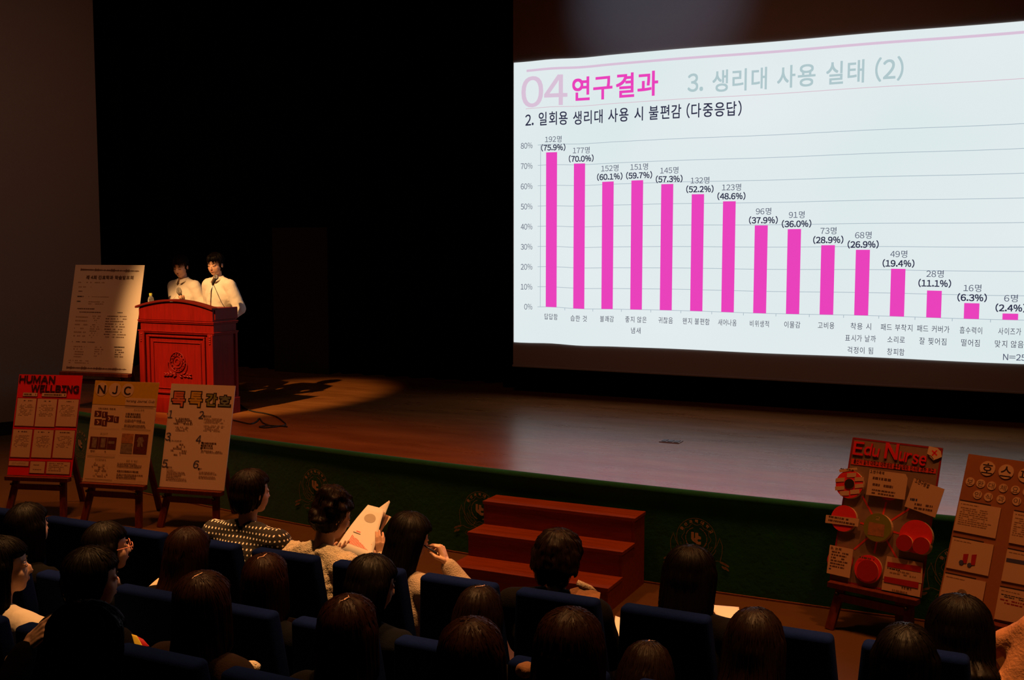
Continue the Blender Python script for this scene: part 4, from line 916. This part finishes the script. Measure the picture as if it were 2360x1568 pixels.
    o = remesh(T_, .016, 2, 'trousers'); o.data.materials.clear(); o.data.materials.append(M[legs]); o.parent = root
    for hp, kn_, an in Lg:
        b = MB(); b.ell((an.x, an.y + .06, .045), (.045, .125, .045)); b.cap((an.x, an.y - .01, .06), (an.x, an.y, .10), .042, .042); b.build('shoe', M['rubber'], root, True)
    # --- upper garment
    G = MB(); g = .020 * (1 + fuzz * 20)
    G.ell(S(0, 0, .02), (.17 * bulk + g, .125 + g, .13)); G.cap(S(0, 0, .05), S(0, 0, .26), .118 * bulk + g, .122 + g); G.ell(S(0, .005, .29), (.160 * bulk + g, .108 + g, .165))
    for s_ in (-1, 1): G.cap(S(s_ * .035, -.005, .462), S(s_ * .150 * bulk, 0, .425), .040 + g * .5, .050 + g * .6)
    G.cap(S(-.13 * bulk, 0, .41), S(.13 * bulk, 0, .41), .056 + g * .5, .056 + g * .5)
    for a_, e_, w_ in sleeves: G.cap(a_, e_, .054 + g, .045 + g * .9); G.cap(e_, e_.lerp(w_, .93), .045 + g * .9, .031 + g * .6)
    o = remesh(G, vox + .001, 3, 'upper_garment')
    cos_, nos_ = arrays(o.data)
    for i_, (c_, no_) in enumerate(zip(cos_, nos_)):      # folds in the cloth
        k_ = noise.noise(V((c_.x * 11, c_.y * 11, c_.z * 5 + NP[0]))) * (.009 if sit else .006) + noise.noise(c_ * 26 + V((NP[0], 0, 0))) * .0025
        if fuzz: k_ += noise.noise(c_ * 60) * fuzz + noise.noise(c_ * 22) * fuzz * 1.2
        cos_[i_] = c_ + no_ * k_
    setcos(o.data, cos_)
    o.data.materials.clear(); o.data.materials.append(M[top]); o.parent = root
    o_g = o
    if top == 'dots':
        uvl = o.data.uv_layers.new(name='UVMap')
        for pl in o.data.polygons:
            for li in pl.loop_indices:
                c_ = o.data.vertices[o.data.loops[li].vertex_index].co; nn_ = pl.normal
                uvl.data[li].uv = (c_.x + 1, c_.z + 1) if abs(nn_.y) >= abs(nn_.x) else (c_.y + 1, c_.z + 1)
    if collar:
        b = MB(); pts = []
        if collar == 'shirt':
            cz = lambda t, r, h_: V((r * math.sin(t), (hc - hc) + S(0, 0, .5).y + .012 + r * .95 * math.cos(t), hz + h_))
            ts = [PI * (-.93 + 1.86 * i / 16) for i in range(17)]
            ts = [-2.95 + 5.9 * i / 16 + PI for i in range(17)]      # open at the throat
            for k_, t in enumerate(ts):
                f_ = abs(k_ - 8) / 8; drop = .030 + .030 * f_ ** 3
                pts += [cz(t, .052, .522 - .034 * f_ ** 2), cz(t, .060 + .010 * f_, .524 - .034 * f_ ** 2), cz(t, .072 + .020 * f_, .528 - .036 * f_ ** 2 - drop)]
            b.add(pts, [(3 * k_ + j, 3 * k_ + 3 + j, 3 * k_ + 4 + j, 3 * k_ + 1 + j) for k_ in range(16) for j in (0, 1)])
            o = b.build('collar', M[top], root, True); bake(o, ('SOLIDIFY', dict(thickness=.005)), ('SUBSURF', dict(levels=1)))
            fr = lambda x, h_, off: (lambda hit: (hit[1] + V((0, off, 0))) if hit[0] else S(x, .14, h_))(o_g.ray_cast(V((x, 1, hz + h_)), V((0, -1, 0))))
            hs_ = [.43 - .03 * i for i in range(13)]; b = MB()
            b.add([fr(x, h_, .002) for h_ in hs_ for x in (-.012, .012)], [(2 * i, 2 * i + 1, 2 * i + 3, 2 * i + 2) for i in range(12)])
            o = b.build('button_placket', M[top], root); bake(o, ('SOLIDIFY', dict(thickness=.003, offset=0)))
            for h_ in (.40, .33, .25, .17):
                b = MB(); c_ = fr(0, h_, .005); b.ell((c_.x, c_.y, c_.z), (.005, .002, .005), n=8, k=5); b.build('button', M['cream_print'], root)
        else:
            b.tube([S(.062 * math.cos(t), .060 * math.sin(t) - .005, .49 - .02 * math.sin(t)) for t in [2 * PI * i / 20 for i in range(21)]], .016, None, 8)
            b.build('collar', M[collar], root, True)
    # --- hair
    Hr = MB(); q = hw / .088; E_ = lambda c, r: Hr.ell((c[0] * q, c[1], c[2]), (r[0] * q, r[1], r[2]), None, None, 18, 12)
    C_ = lambda a, b, r0, r1: Hr.cap((a[0] * q, a[1], a[2]), (b[0] * q, b[1], b[2]), r0, r1)
    E_((0, -.010, .038), (.086, .106, .094)); E_((0, -.030, -.01), ((.080 if hair != 'tied' else .070), .086, .085))
    nape = -.09
    if hair == 'short': E_((0, -.045, -.045), (.062, .06, .06)); nape = -.10
    elif hair == 'layered':
        for x in (-.05, 0, .05): C_((x, -.055, 0), (x * .8, -.055, -.10), .040, .028)
        for i in range(9): t = -1.3 + 2.6 * i / 8; C_((.075 * math.sin(t), -.02 - .06 * math.cos(t), .02), (.088 * math.sin(t), -.02 - .075 * math.cos(t), -.05), .028, .016)
    elif hair == 'bob':
        for i in range(11): t = -1.75 + 3.5 * i / 10; C_((.070 * math.sin(t), -.012 - .060 * math.cos(t), .02), (.074 * math.sin(t), -.014 - .066 * math.cos(t), -hair_len), .032, .024)
    elif hair == 'long':
        for i in range(11): t = -1.75 + 3.5 * i / 10; C_((.068 * math.sin(t), -.012 - .060 * math.cos(t), .02), (.076 * math.sin(t), -.012 - .068 * math.cos(t), -.13), .032, .027)
        for i in range(9): t = -1.2 + 2.4 * i / 8; C_((.076 * math.sin(t), -.012 - .068 * math.cos(t), -.12), (.100 * math.sin(t), -.050 - .085 * math.cos(t), -hair_len), .028, .022)
    elif hair == 'curly_up':
        E_((0, -.03, .085), (.075, .085, .07)); E_((.01, -.06, .10), (.055, .055, .05))
        for i in range(26): a = random.uniform(0, 6.28); h_ = random.uniform(-.05, .12); r_ = .085 - max(0, h_ - .05) * .5; E_((r_ * math.cos(a), -.02 + min(.4, r_ * 1.05 * math.sin(a)), h_), (.022, .022, .02)) if math.sin(a) < .4 or h_ > .07 else None
    elif hair == 'tied':
        E_((0, -.085, -.03), (.035, .03, .03)); C_((0, -.10, -.03), (0, -.100, -.09), .020, .014)
    ho = remesh(Hr, .0065 if fine else .0085, 2, 'hair')
    lowz = .052
    cos_, nos_ = arrays(ho.data)
    for i_, (c_, no_) in enumerate(zip(cos_, nos_)):
        k_ = noise.noise(V((math.atan2(c_.x, c_.y + .02) * 9, c_.z * 4, NP[0]))) * .004 + noise.noise(V((math.atan2(c_.x, c_.y + .02) * 30, c_.z * 6, 3.))) * .0025
        if hair in ('layered', 'curly_up'): k_ += noise.noise(c_ * 38) * .006
        c_ = c_ + no_ * k_
        f = sstep(c_.y, .018, .045) * (1 - sstep(c_.z, lowz, lowz + .02)) * (1 - sstep(abs(c_.x), .064 * q, .078 * q) * .7)
        c_ = c_ * (1 - .34 * f); cos_[i_] = H @ c_
    setcos(ho.data, cos_)
    add_strands(ho, H, 620 if not fine else 420, {'short': .10, 'layered': .12, 'bob': .16 + hair_len * .7, 'long': .2 + hair_len, 'curly_up': .05, 'tied': .09}[hair], .0035 if hair in ('layered', 'curly_up', 'short') else .0016)
    ho.data.materials.clear(); ho.data.materials.append(M[hair_m]); ho.parent = root
    if parting:
        b = MB(); vs = []
        for i in range(7):
            t = .05 + .55 * i / 6; p_ = H @ V(((.010 + .010 * math.sin(i * .8)) * q, -.010 - .125 * math.sin(t), .038 + .13 * math.cos(t)))
            ok_, q_, n_, _i = ho.closest_point_on_mesh(p_); w_ = .0005 + .0030 * math.sin(PI * i / 6)
            vs += [q_ + n_ * .0012 - V((w_, 0, 0)), q_ + n_ * .0018, q_ + n_ * .0012 + V((w_, 0, 0))]
        b.add(vs, [(3 * i + j, 3 * i + 1 + j, 3 * i + 4 + j, 3 * i + 3 + j) for i in range(6) for j in (0, 1)]); o = b.build('hair_parting', M['skin'], root)
    if bangs:
        b = MB()
        for i in range(34):
            t = -1.05 + 2.1 * i / 33; gap = abs(t + .12) < .16
            if gap and i % 3: continue
            lo = random.uniform(.022, .040) - .012 * abs(t); sw = random.uniform(-.10, .10) + (.10 if t > 0 else -.10)
            pts = [H @ V((a_ * q * math.sin(t + sw * f_), b_ + c__ * math.cos(t + sw * f_), z_)) for a_, b_, c__, z_, f_ in ((.045, .010, .055, .116, 0), (.062, .010, .080, .095, .3), (.072, .004, .094, .066, .7), (.074, .004, .094, lo, 1.1))]
            b.tube(pts, [.004, .0042, .003, .0008], None, 5)
        b.build('fringe', M[hair_m], root, True)
    # --- face
    for s_ in (-1, 1):
        b = MB(); b.tube([H @ V((s_ * x, y, z)) for x, y, z in ((.015, .0855, .008), (.023, .0870, .0045), (.032, .0850, .004), (.041, .0800, .008))], [.0008, .0018, .0020, .001], None, 6); b.build('eyelashes', M['lash'], root)
        b = MB(); b.tube([H @ V((s_ * x, y, z)) for x, y, z in ((.014, .084, .028), (.028, .0845, .033), (.044, .074, .029))], [.0015, .0024, .001], None, 6); b.build('eyebrow', M['lash'], root)
    b = MB(); b.ell((0, 0, 0), (.016, .004, .0028), None, H @ Matrix.Translation((0, .0905, -.0490)), 10, 6); b.ell((0, 0, 0), (.013, .004, .0035), None, H @ Matrix.Translation((0, .0900, -.0560)), 10, 6); b.build('lips', M[mouth], root, True)
    if glasses:
        b = MB()
        for s_ in (-1, 1):
            b.tube([H @ V((s_ * .034 + .024 * math.cos(t), .105, .008 + .018 * math.sin(t))) for t in [2 * PI * i / 16 for i in range(17)]], .0018, None, 6)
            b.tube([H @ V((s_ * .058, .104, .012)), H @ V((s_ * .088, .05, .012)), H @ V((s_ * .090, -.02, .006))], .0025, None, 6)
        b.tube([H @ V((-.01, .105, .01)), H @ V((.01, .105, .01))], .0018, None, 6); b.build('glasses', M['lips'], root)
    return root

# --- the two speakers
SY = 9.08
hl = atY(420, 613, SY + .04); hr = atY(500, 609, SY - .04)
micp = atY(416, 681, 8.86)
person('young woman in a white shirt at the lectern, looking down and holding a microphone', hl, ST, PI - .10, 'tied', 'hair_brown', .089, 'shirt', 'coat_black', sit=False, nod=21, yaw=20, bangs=True, fine=True, collar='shirt', bulk=.97,
       arms={1: dict(w=tuple(micp + V((-.005, .045, -.075))), d=(.10, -.45, .85), n=(.75, -.62, -.1), t=(-.45, -.5, .6), curl=(62, 70, 40), hint=(-1, .3, -.8), thumb=1.3, k=.95)})
person('young woman in a white shirt reading into the gooseneck microphone on the lectern', hr, ST, PI - .16, 'tied', 'hair_black', .088, 'shirt', 'coat_black', sit=False, nod=14, yaw=18, bangs=True, fine=True, collar='shirt', bulk=1.0)
hm = thing('handheld_microphone', 'grey-headed microphone held in the hand of the left speaker', 'microphone', tuple(micp))
ax2 = V((-.32, -.10, 1)).normalized(); T = ax2.to_track_quat('Z', 'Y').to_matrix().to_4x4()
b = MB(); b.lathe([(.011, -.13), (.013, -.12), (.016, -.01), (.019, .015)], n=14, T=T); b.build('mic_body', M['rubber'], hm, True)
b = MB(); b.lathe([(.020, .013), (.0275, .035), (.028, .055), (.022, .078), (.008, .086)], n=16, T=T); b.build('grille', M['mesh'], hm, True)

# --- seats: trapezoid padded backs, folding pans, arms on a central foot
def make_seat(label, group):
    r = thing('theatre_seat', label, 'seat', (0, 0, 0), 0, group)
    T = Matrix(((1, 0, 0, 0), (0, 0, 1, 0), (0, 1, 0, 0), (0, 0, 0, 1)))
    def outline(w0, w1, z0, z1, rad=.045):
        pts = [(-w0, z0), (w0, z0)]
        for i in range(7): a = PI / 2 * i / 6; pts.append((w1 - rad + rad * math.cos(a), z1 - rad + rad * math.sin(a)))
        for i in range(7): a = PI / 2 + PI / 2 * i / 6; pts.append((-w1 + rad + rad * math.cos(a), z1 - rad + rad * math.sin(a)))
        return pts
    b = MB(); b.prism(outline(.245, .188, .27, .915, .022), -.05, .035, None, T); b.v = [(x, y + (z - .915) * -.10 * 0 + (.915 - z) * .12, z) for x, y, z in b.v]
    o = b.build('backrest', M['seat'], r); bake(o, ('BEVEL', dict(width=.022, segments=3, limit_method='ANGLE', angle_limit=.9)))
    o.data.polygons.foreach_set('use_smooth', [True] * len(o.data.polygons))
    b = MB(); b.prism(outline(.20, .165, .20, .60, .02), -.068, -.050, None, T); b.v = [(x, y + (.915 - z) * .12, z) for x, y, z in b.v]; b.build('back_shell', M['seat_hard'], r)
    b = MB(); b.box((0, .32, .285), (.42, .40, .09)); o = b.build('seat_pan', M['seat'], r); bake(o, ('BEVEL', dict(width=.03, segments=3)))
    for s_ in (-1, 1):
        b = MB(); b.box((s_ * .236, .24, .47), (.045, .34, .035)); bake(b.build('armrest', M['seat_hard'], r), ('BEVEL', dict(width=.01, segments=2)))
        b = MB(); b.box((s_ * .236, .20, .23), (.03, .10, .45)); b.box((s_ * .236, .22, .01), (.06, .22, .02)); b.build('leg', M['dark_metal'], r)
    return r
def dup(root, loc_, label):
    r = root.copy(); COL.objects.link(r); r.location = loc_; r['label'] = label
    for ch in root.children: c_ = ch.copy(); COL.objects.link(c_); c_.parent = r
    return r
first = None
def row(Yb, fz, spots, g):
    global first
    for x, lab in spots:
        if first is None: first = make_seat(lab, g); first.location = (x, Yb, fz)
        else: r = dup(first, (x, Yb, fz), lab); r['group'] = g
BX = -1.817; P_ = .482
row(4.18, 0, [(BX + P_ * k, l_) for k, l_ in (
    (-7, 'blue plush seat at the left frame edge, below the red poster easel'), (-6, 'empty blue seat below the gap between red and yellow posters'), (-5, 'blue front-row seat below the yellow poster easel'),
    (-4, 'blue seat whose back hides the lower left of the polka-dot jacket'), (-3, 'blue front-row seat covering the lower back of the cream fleece jacket'), (-2, 'blue seat behind the black-haired woman with a pen'),
    (-1, 'blue front-row seat just right of the pen holder, below the lowest steps'), (0, 'blue seat of the person in dark coat before the wooden steps'), (1, 'blue seat behind the straight black bob with the notebook'),
    (2, 'empty blue seat right of the black bob, below the Edu Nurse easel'), (3, 'blue seat of the person in the rust sweater before the brown poster'))], 'front row of blue theatre seats')
row(3.45, 0, [(-2.46 + P_ * k, 'blue second-row seat ' + l_) for k, l_ in ((-4, 'at the left frame edge'), (-3, 'behind the person with glasses'), (-2, 'behind the long-haired head with an orange sheet'), (-1, 'behind the auburn parted head'), (0, 'behind the black-haired head under the white handout'), (1, 'behind the small parted head before the empty seat'), (2, 'behind the bowed head with a bright parting'), (3, 'behind the dark rounded head right of the black bob'), (4, 'behind the dark head left of the brown poster'))], 'second row of blue theatre seats')
row(2.72, .1, [(-3.15 + P_ * k, 'dark blue third-row seat ' + l_) for k, l_ in ((-1, 'behind the cream shirt at the left edge'), (0, 'behind the large black head at the left'), (1, 'behind the long auburn hair'), (2, 'behind the long reddish hair with parting'), (3, 'behind the round auburn head at the bottom centre'), (4, 'behind the auburn head before the stairs'))], 'third row of blue theatre seats')
row(2.02, .22, [(-2.55 + P_ * k, 'dark blue fourth-row seat ' + l_) for k, l_ in ((0, 'behind the broad dark head at lower left'), (1, 'below the long auburn hair'))], 'fourth row of blue theatre seats')

# --- audience, front row
F1 = 4.40
hA = atY(572, 1138, F1); hB = atY(750, 1188, F1); hC = atY(930, 1240, F1); hD = atY(1283, 1286, F1); hE = atY(1585, 1328, F1); hF = atY(2212, 1450, F1)
person('person with short brown hair in a black jacket with white polka dots, front row', hA, 0, 0, 'short', 'hair_brown', .096, 'dots', yaw=-22, nod=4, collar='shirt' and None, bulk=1.22, lean=.05)
pB0, pB1 = atY(772, 1264, 4.66), atY(880, 1268, 4.74)
person('person with curly pinned-up dark hair in a cream fleece jacket reading a handout', hB, 0, -.15, 'curly_up', 'hair_brown', .098, 'fluffy', yaw=-25, nod=22, bulk=1.05, fuzz=.009, lean=.12,
       arms={0: dict(w=tuple(pB0 + V((-.06, -.04, -.015))), d=(.9, .3, .15), n=(.1, .3, 1), t=(-.2, 1, .2), curl=(10, 25, 15), hint=(-1, -.5, -.6)), 1: dict(w=tuple(pB1 + V((.012, -.015, -.045))), d=(-.05, .05, 1), n=(-.6, .8, 0), t=(-.9, -.3, .3), curl=(22, 25, 12), hint=(1, -.4, -1), k=1.0)})
hd_ = atY(1030, 1300, 4.50)
person('person with long straight black hair holding a pen up by the face', hC, 0, -.1, 'bob', 'hair_black', .118, 'beige_knit', yaw=-30, nod=18, hair_len=.17, lean=.08,
       arms={1: dict(w=tuple(hd_), d=(-.35, .05, .75), n=(-.85, -.2, -.5), t=(-.4, -.8, -.2), curl=(58, 20, 12), hint=(.6, -.2, -1), thumb=1.0, k=1.05)})
person('person with thick short dark hair and a tan shoulder cape over a black coat', hD, 0, 0, 'layered', 'hair_brown', .112, 'coat_black', yaw=-6, nod=8, bulk=1.22, lean=.02)
person('person with a straight black bob, notebook open, right of the wooden steps', hE, 0, 0, 'bob', 'hair_black', .112, 'coat_black', yaw=-4, nod=14, bulk=1.12, hair_len=.15)
person('person with dark hair in a rust sweater before the brown poster', hF, 0, .05, 'long', 'hair_black', .118, 'rust', yaw=2, nod=10, bulk=1.15, hair_len=.16,
       arms={1: dict(w=tuple(atY(2268, 1500, 4.52)), d=(-.5, .2, .8), n=(-.8, -.2, -.4), t=(-.3, -.8, 0), curl=(50, 40, 20), hint=(1, -.9, -.35))})
# cape of the person before the steps
cc = [(1312, 1360, 4.22), (1338, 1353, 4.28), (1384, 1368, 4.31), (1380, 1392, 4.25), (1318, 1384, 4.21)]
cv = [atY(*c_) for c_ in cc]; co_ = sum(cv, V((0, 0, 0))) / 5
cpl = thing('shoulder_cape', 'tan suede cape with a fleecy edge on the right shoulder before the steps', 'cape', tuple(co_))
b = MB(); b.add([c_ - co_ for c_ in cv], [(0, 1, 2, 3, 4)]); o = b.build('suede_panel', M['tan'], cpl); bake(o, ('SOLIDIFY', dict(thickness=.014, offset=0)), ('BEVEL', dict(width=.004, segments=2)))
fe = [atY(1330, 1343, 4.27) - co_, atY(1345, 1351, 4.28) - co_, atY(1360, 1357, 4.30) - co_, atY(1374, 1366, 4.31) - co_]
b = MB(); b.tube(fe, [.014, .016, .015, .008], None, 8); o = b.build('fleece_edge', M['beige_knit'], cpl, True)

# --- second row
F2 = 3.66
for lab, px, py, kw in (
    ('dark-haired person in black at the left edge below the red poster', 60, 1220, dict(hair='bob', hw=.10, hair_len=.14)),
    ('person with glasses and dark hair below the yellow poster easel', 240, 1266, dict(hair='bob', hw=.096, hair_len=.15, glasses=True, yaw=-30)),
    ('person with long dark brown hair below the white poster easel', 425, 1282, dict(hair='long', hair_m='hair_auburn', hw=.104, hair_len=.28, nod=10)),
    ('person with parted auburn hair left of the cream fleece jacket', 610, 1345, dict(hair='long', hair_m='hair_auburn', hw=.10, parting=True, hair_len=.30)),
    ('black-haired person with a pale cheek below the white handout', 843, 1350, dict(hair='bob', hw=.108, hair_len=.17, yaw=-34, nod=14)),
    ('person with a small parted head seen below the empty front seat back', 1095, 1428, dict(hair='long', hair_m='hair_brown', hw=.092, parting=True, nod=18)),
    ('bowed dark head with a bright parting at the bottom, below the bob', 1482, 1562, dict(hair='long', hair_m='hair_brown', hw=.095, parting=True, nod=28)),
    ('dark rounded head right of the bob and its notebook', 1735, 1490, dict(hair='long', hair_m='hair_brown', hw=.100, nod=12)),
    ('dark head left of the rust sweater at the lower right', 2085, 1530, dict(hair='bob', hw=.098, hair_len=.14))):
    person(lab, atY(px, py, F2), 0, random.uniform(-.1, .05), top=random.choice(('coat_black', 'coat_navy')), **kw)
# --- third row
F3 = 2.95
for lab, px, py, kw in (
    ('person in a loose cream shirt cut by the left edge of the picture', 0, 1310, dict(hair='bob', hw=.098, hair_len=.13, top='cream_shirt', yaw=-38, bulk=1.35, lean=-.02)),
    ('large black head with one ear showing, left of the long auburn hair', 200, 1338, dict(hair='short', hw=.108, top='coat_black', yaw=-28, nod=6)),
    ('person with long auburn hair down the back at the lower left', 465, 1400, dict(hair='long', hair_m='hair_auburn', hw=.110, hair_len=.42, parting=True, top='coat_brown')),
    ('person with long reddish hair and a bright parting, bottom centre left', 800, 1460, dict(hair='long', hair_m='hair_auburn', hw=.102, hair_len=.44, parting=True, top='coat_black')),
    ('round auburn head at the bottom, below the small parted head', 1085, 1518, dict(hair='long', hair_m='hair_auburn', hw=.106, hair_len=.40, top='coat_navy')),
    ('auburn head at the bottom directly below the seat before the steps', 1308, 1502, dict(hair='long', hair_m='hair_auburn', hw=.106, hair_len=.40, top='coat_black', nod=8))):
    person(lab, atY(px, py, F3), .1, random.uniform(-.08, .05), **kw)
# --- fourth row
h4 = atY(190, 1490, 2.25); hnd = atY(62, 1490, 2.42)
person('broad dark-haired person at the lower left corner with one hand raised', h4, .22, 0, 'bob', 'hair_black', .128, 'coat_black', hair_len=.12, nod=6,
       arms={0: dict(w=tuple(hnd), d=(.55, .2, .55), n=(.3, .8, -.3), t=(.6, .3, .6), curl=(20, 20, 10), hint=(-1, -.3, -1), spread=.5)})

# --- papers and small things in the audience
def sheet3(name, label, pix, Y0, m='white_paper', cat='paper', bend=0., prints=None, n=8):
    """sheet given by four corners; Y0 depth of each corner"""
    c4 = [atY(px, py, y) for (px, py), y in zip(pix, Y0 if isinstance(Y0, (list, tuple)) else [Y0] * 4)]
    org = sum(c4, V((0, 0, 0))) / 4; r = thing(name, label, cat, tuple(org)); c4 = [c_ - org for c_ in c4]
    nn = (c4[1] - c4[0]).cross(c4[3] - c4[0]).normalized(); nn = nn if nn.dot(EYE - org) > 0 else -nn
    Q = lambda u, v, e=0.: c4[0] * (1 - u) * (1 - v) + c4[1] * u * (1 - v) + c4[2] * u * v + c4[3] * (1 - u) * v + nn * (bend * math.sin(PI * v) * (1 - .4 * u) + e)
    b = MB(); b.add([Q(i / n, j / n) for j in range(n + 1) for i in range(n + 1)], [(j * (n + 1) + i, j * (n + 1) + i + 1, (j + 1) * (n + 1) + i + 1, (j + 1) * (n + 1) + i) for j in range(n) for i in range(n)])
    o = b.build('page', M[m], r, True); bake(o, ('SOLIDIFY', dict(thickness=.0012, offset=0)))
    return r, Q
ho_, Q = sheet3('handout', 'white handout with a grey pie chart and red bars, held up by the fleece wearer', [(848, 1164), (886, 1174), (856, 1292), (774, 1262)], [4.90, 4.92, 4.66, 4.64], bend=.014)
ux = lambda cx, cy, rx, ry: [(cx + rx * math.cos(2 * PI * i / 24), cy + ry * math.sin(2 * PI * i / 24)) for i in range(24)]
b = MB(); b.add([Q(u, v, .0014) for u, v in ux(.50, .27, .25, .095)], [tuple(range(24))]); b.build('pie_chart', M['pie'], ho_)
for i in range(15):
    hgt = .17 * [76, 71, 61, 60, 59, 54, 50, 40, 38, 31, 28, 20, 12, 7, 3][i] / 76; u0 = .22 + .042 * i; vb = .86
    b = MB(); b.add([Q(u, v, .0014) for u, v in ((u0, vb - hgt), (u0 + .022, vb - hgt), (u0 + .022, vb), (u0, vb))], [(0, 1, 2, 3)]); b.build('printed_bar', M['orange_red'], ho_)
b = MB(); b.add([Q(u, v, .0014) for u, v in ((.20, .625), (.45, .625), (.45, .64), (.20, .64))], [(0, 1, 2, 3)]); b.build('printed_rule', M['ink_mid'], ho_)
b = MB(); b.add([Q(u, v, .0014) for u, v in ((.28, .59), (.42, .59), (.42, .605), (.28, .605))], [(0, 1, 2, 3)]); b.build('printed_rule', M['red_board'], ho_)
sheet3('folded_page', 'white page tip folded back behind the pie chart handout', [(872, 1172), (897, 1154), (899, 1158), (884, 1196)], [4.93, 4.98, 4.98, 4.90], bend=.004)
sheet3('folded_page', 'dull pinkish back page of the handout above the black hair', [(884, 1184), (902, 1192), (884, 1216), (872, 1240)], [4.95, 4.97, 4.90, 4.86], m='card_paper')
sheet3('notebook', 'open white notebook on the lap right of the black bob', [(1632, 1394), (1703, 1400), (1706, 1432), (1660, 1432)], [4.86, 4.86, 4.72, 4.70], m='white_paper', cat='notebook', bend=.004)
sheet3('lap_papers', 'white papers between the two seat backs before the wooden steps', [(1418, 1420), (1446, 1430), (1436, 1506), (1408, 1500)], [4.72, 4.72, 4.50, 4.50], m='white_paper', bend=.004)
sheet3('leaflet', 'small orange-lit leaflet left of the long auburn hair', [(365, 1333), (405, 1340), (386, 1378), (331, 1365)], [3.78, 3.78, 3.72, 3.72], m='card_paper', bend=.003)
sheet3('leaflet', 'small yellow leaflet at the bottom, left of a hand', [(303, 1462), (316, 1466), (334, 1500), (314, 1503)], [2.92, 2.92, 2.88, 2.88], m='yellow')
sheet3('leaflet', 'dark red leaflet tucked behind the small yellow leaflet', [(310, 1464), (330, 1474), (344, 1490), (334, 1500)], [2.94, 2.94, 2.90, 2.90], m='red_disc')
# made-up bundles in place of a sleeve and an unclear brown shape
def bundle(name, label, px, py, Y, r, m, cat):
    c_ = atY(px, py, Y); o = None; b = MB(); b.ell((0, 0, 0), r, None, None, 18, 12); b.cap((-r[0] * .3, 0, r[2] * .3), (r[0] * .5, .02, r[2] * .1), r[2] * .6, r[2] * .4)
    o = remesh(b, .006, 1, name)
    cs, ns = arrays(o.data); setcos(o.data, [c + n_ * noise.noise(c * 30 + V((px, 0, 0))) * .007 for c, n_ in zip(cs, ns)])
    o.data.materials.clear(); o.data.materials.append(M[m]); o.location = c_; tag(o, label, cat)
bundle('pale_cloth_bundle', 'crumpled pale cloth bundle in place of a sleeve, beside the long auburn hair at the bottom', 580, 1540, 3.02, (.034, .03, .026), 'fluffy', 'cloth_bundle')
bundle('brown_lump', 'small brown bag between two auburn heads at the bottom', 1212, 1545, 3.12, (.036, .03, .026), 'tan', 'lump')
# pen in the raised hand
pa, pb_ = atY(977, 1257, 4.42), atY(998, 1270, 4.42)
pr = thing('ballpoint_pen', 'dark slim pen in the raised fingers beside the black hair', 'pen', tuple(pa.lerp(pb_, .5)))
o_ = pa.lerp(pb_, .5); b = MB(); b.tube([pa - o_, (pa - o_) * .8, (pb_ - o_) * 1.9], [.001, .0036, .004], None, 8); b.build('barrel', M['pen'], pr, True)
b = MB(); b.tube([(pb_ - o_) * 1.9, (pb_ - o_) * 2.05], .0042, None, 8); b.build('clip', M['metal'], pr)
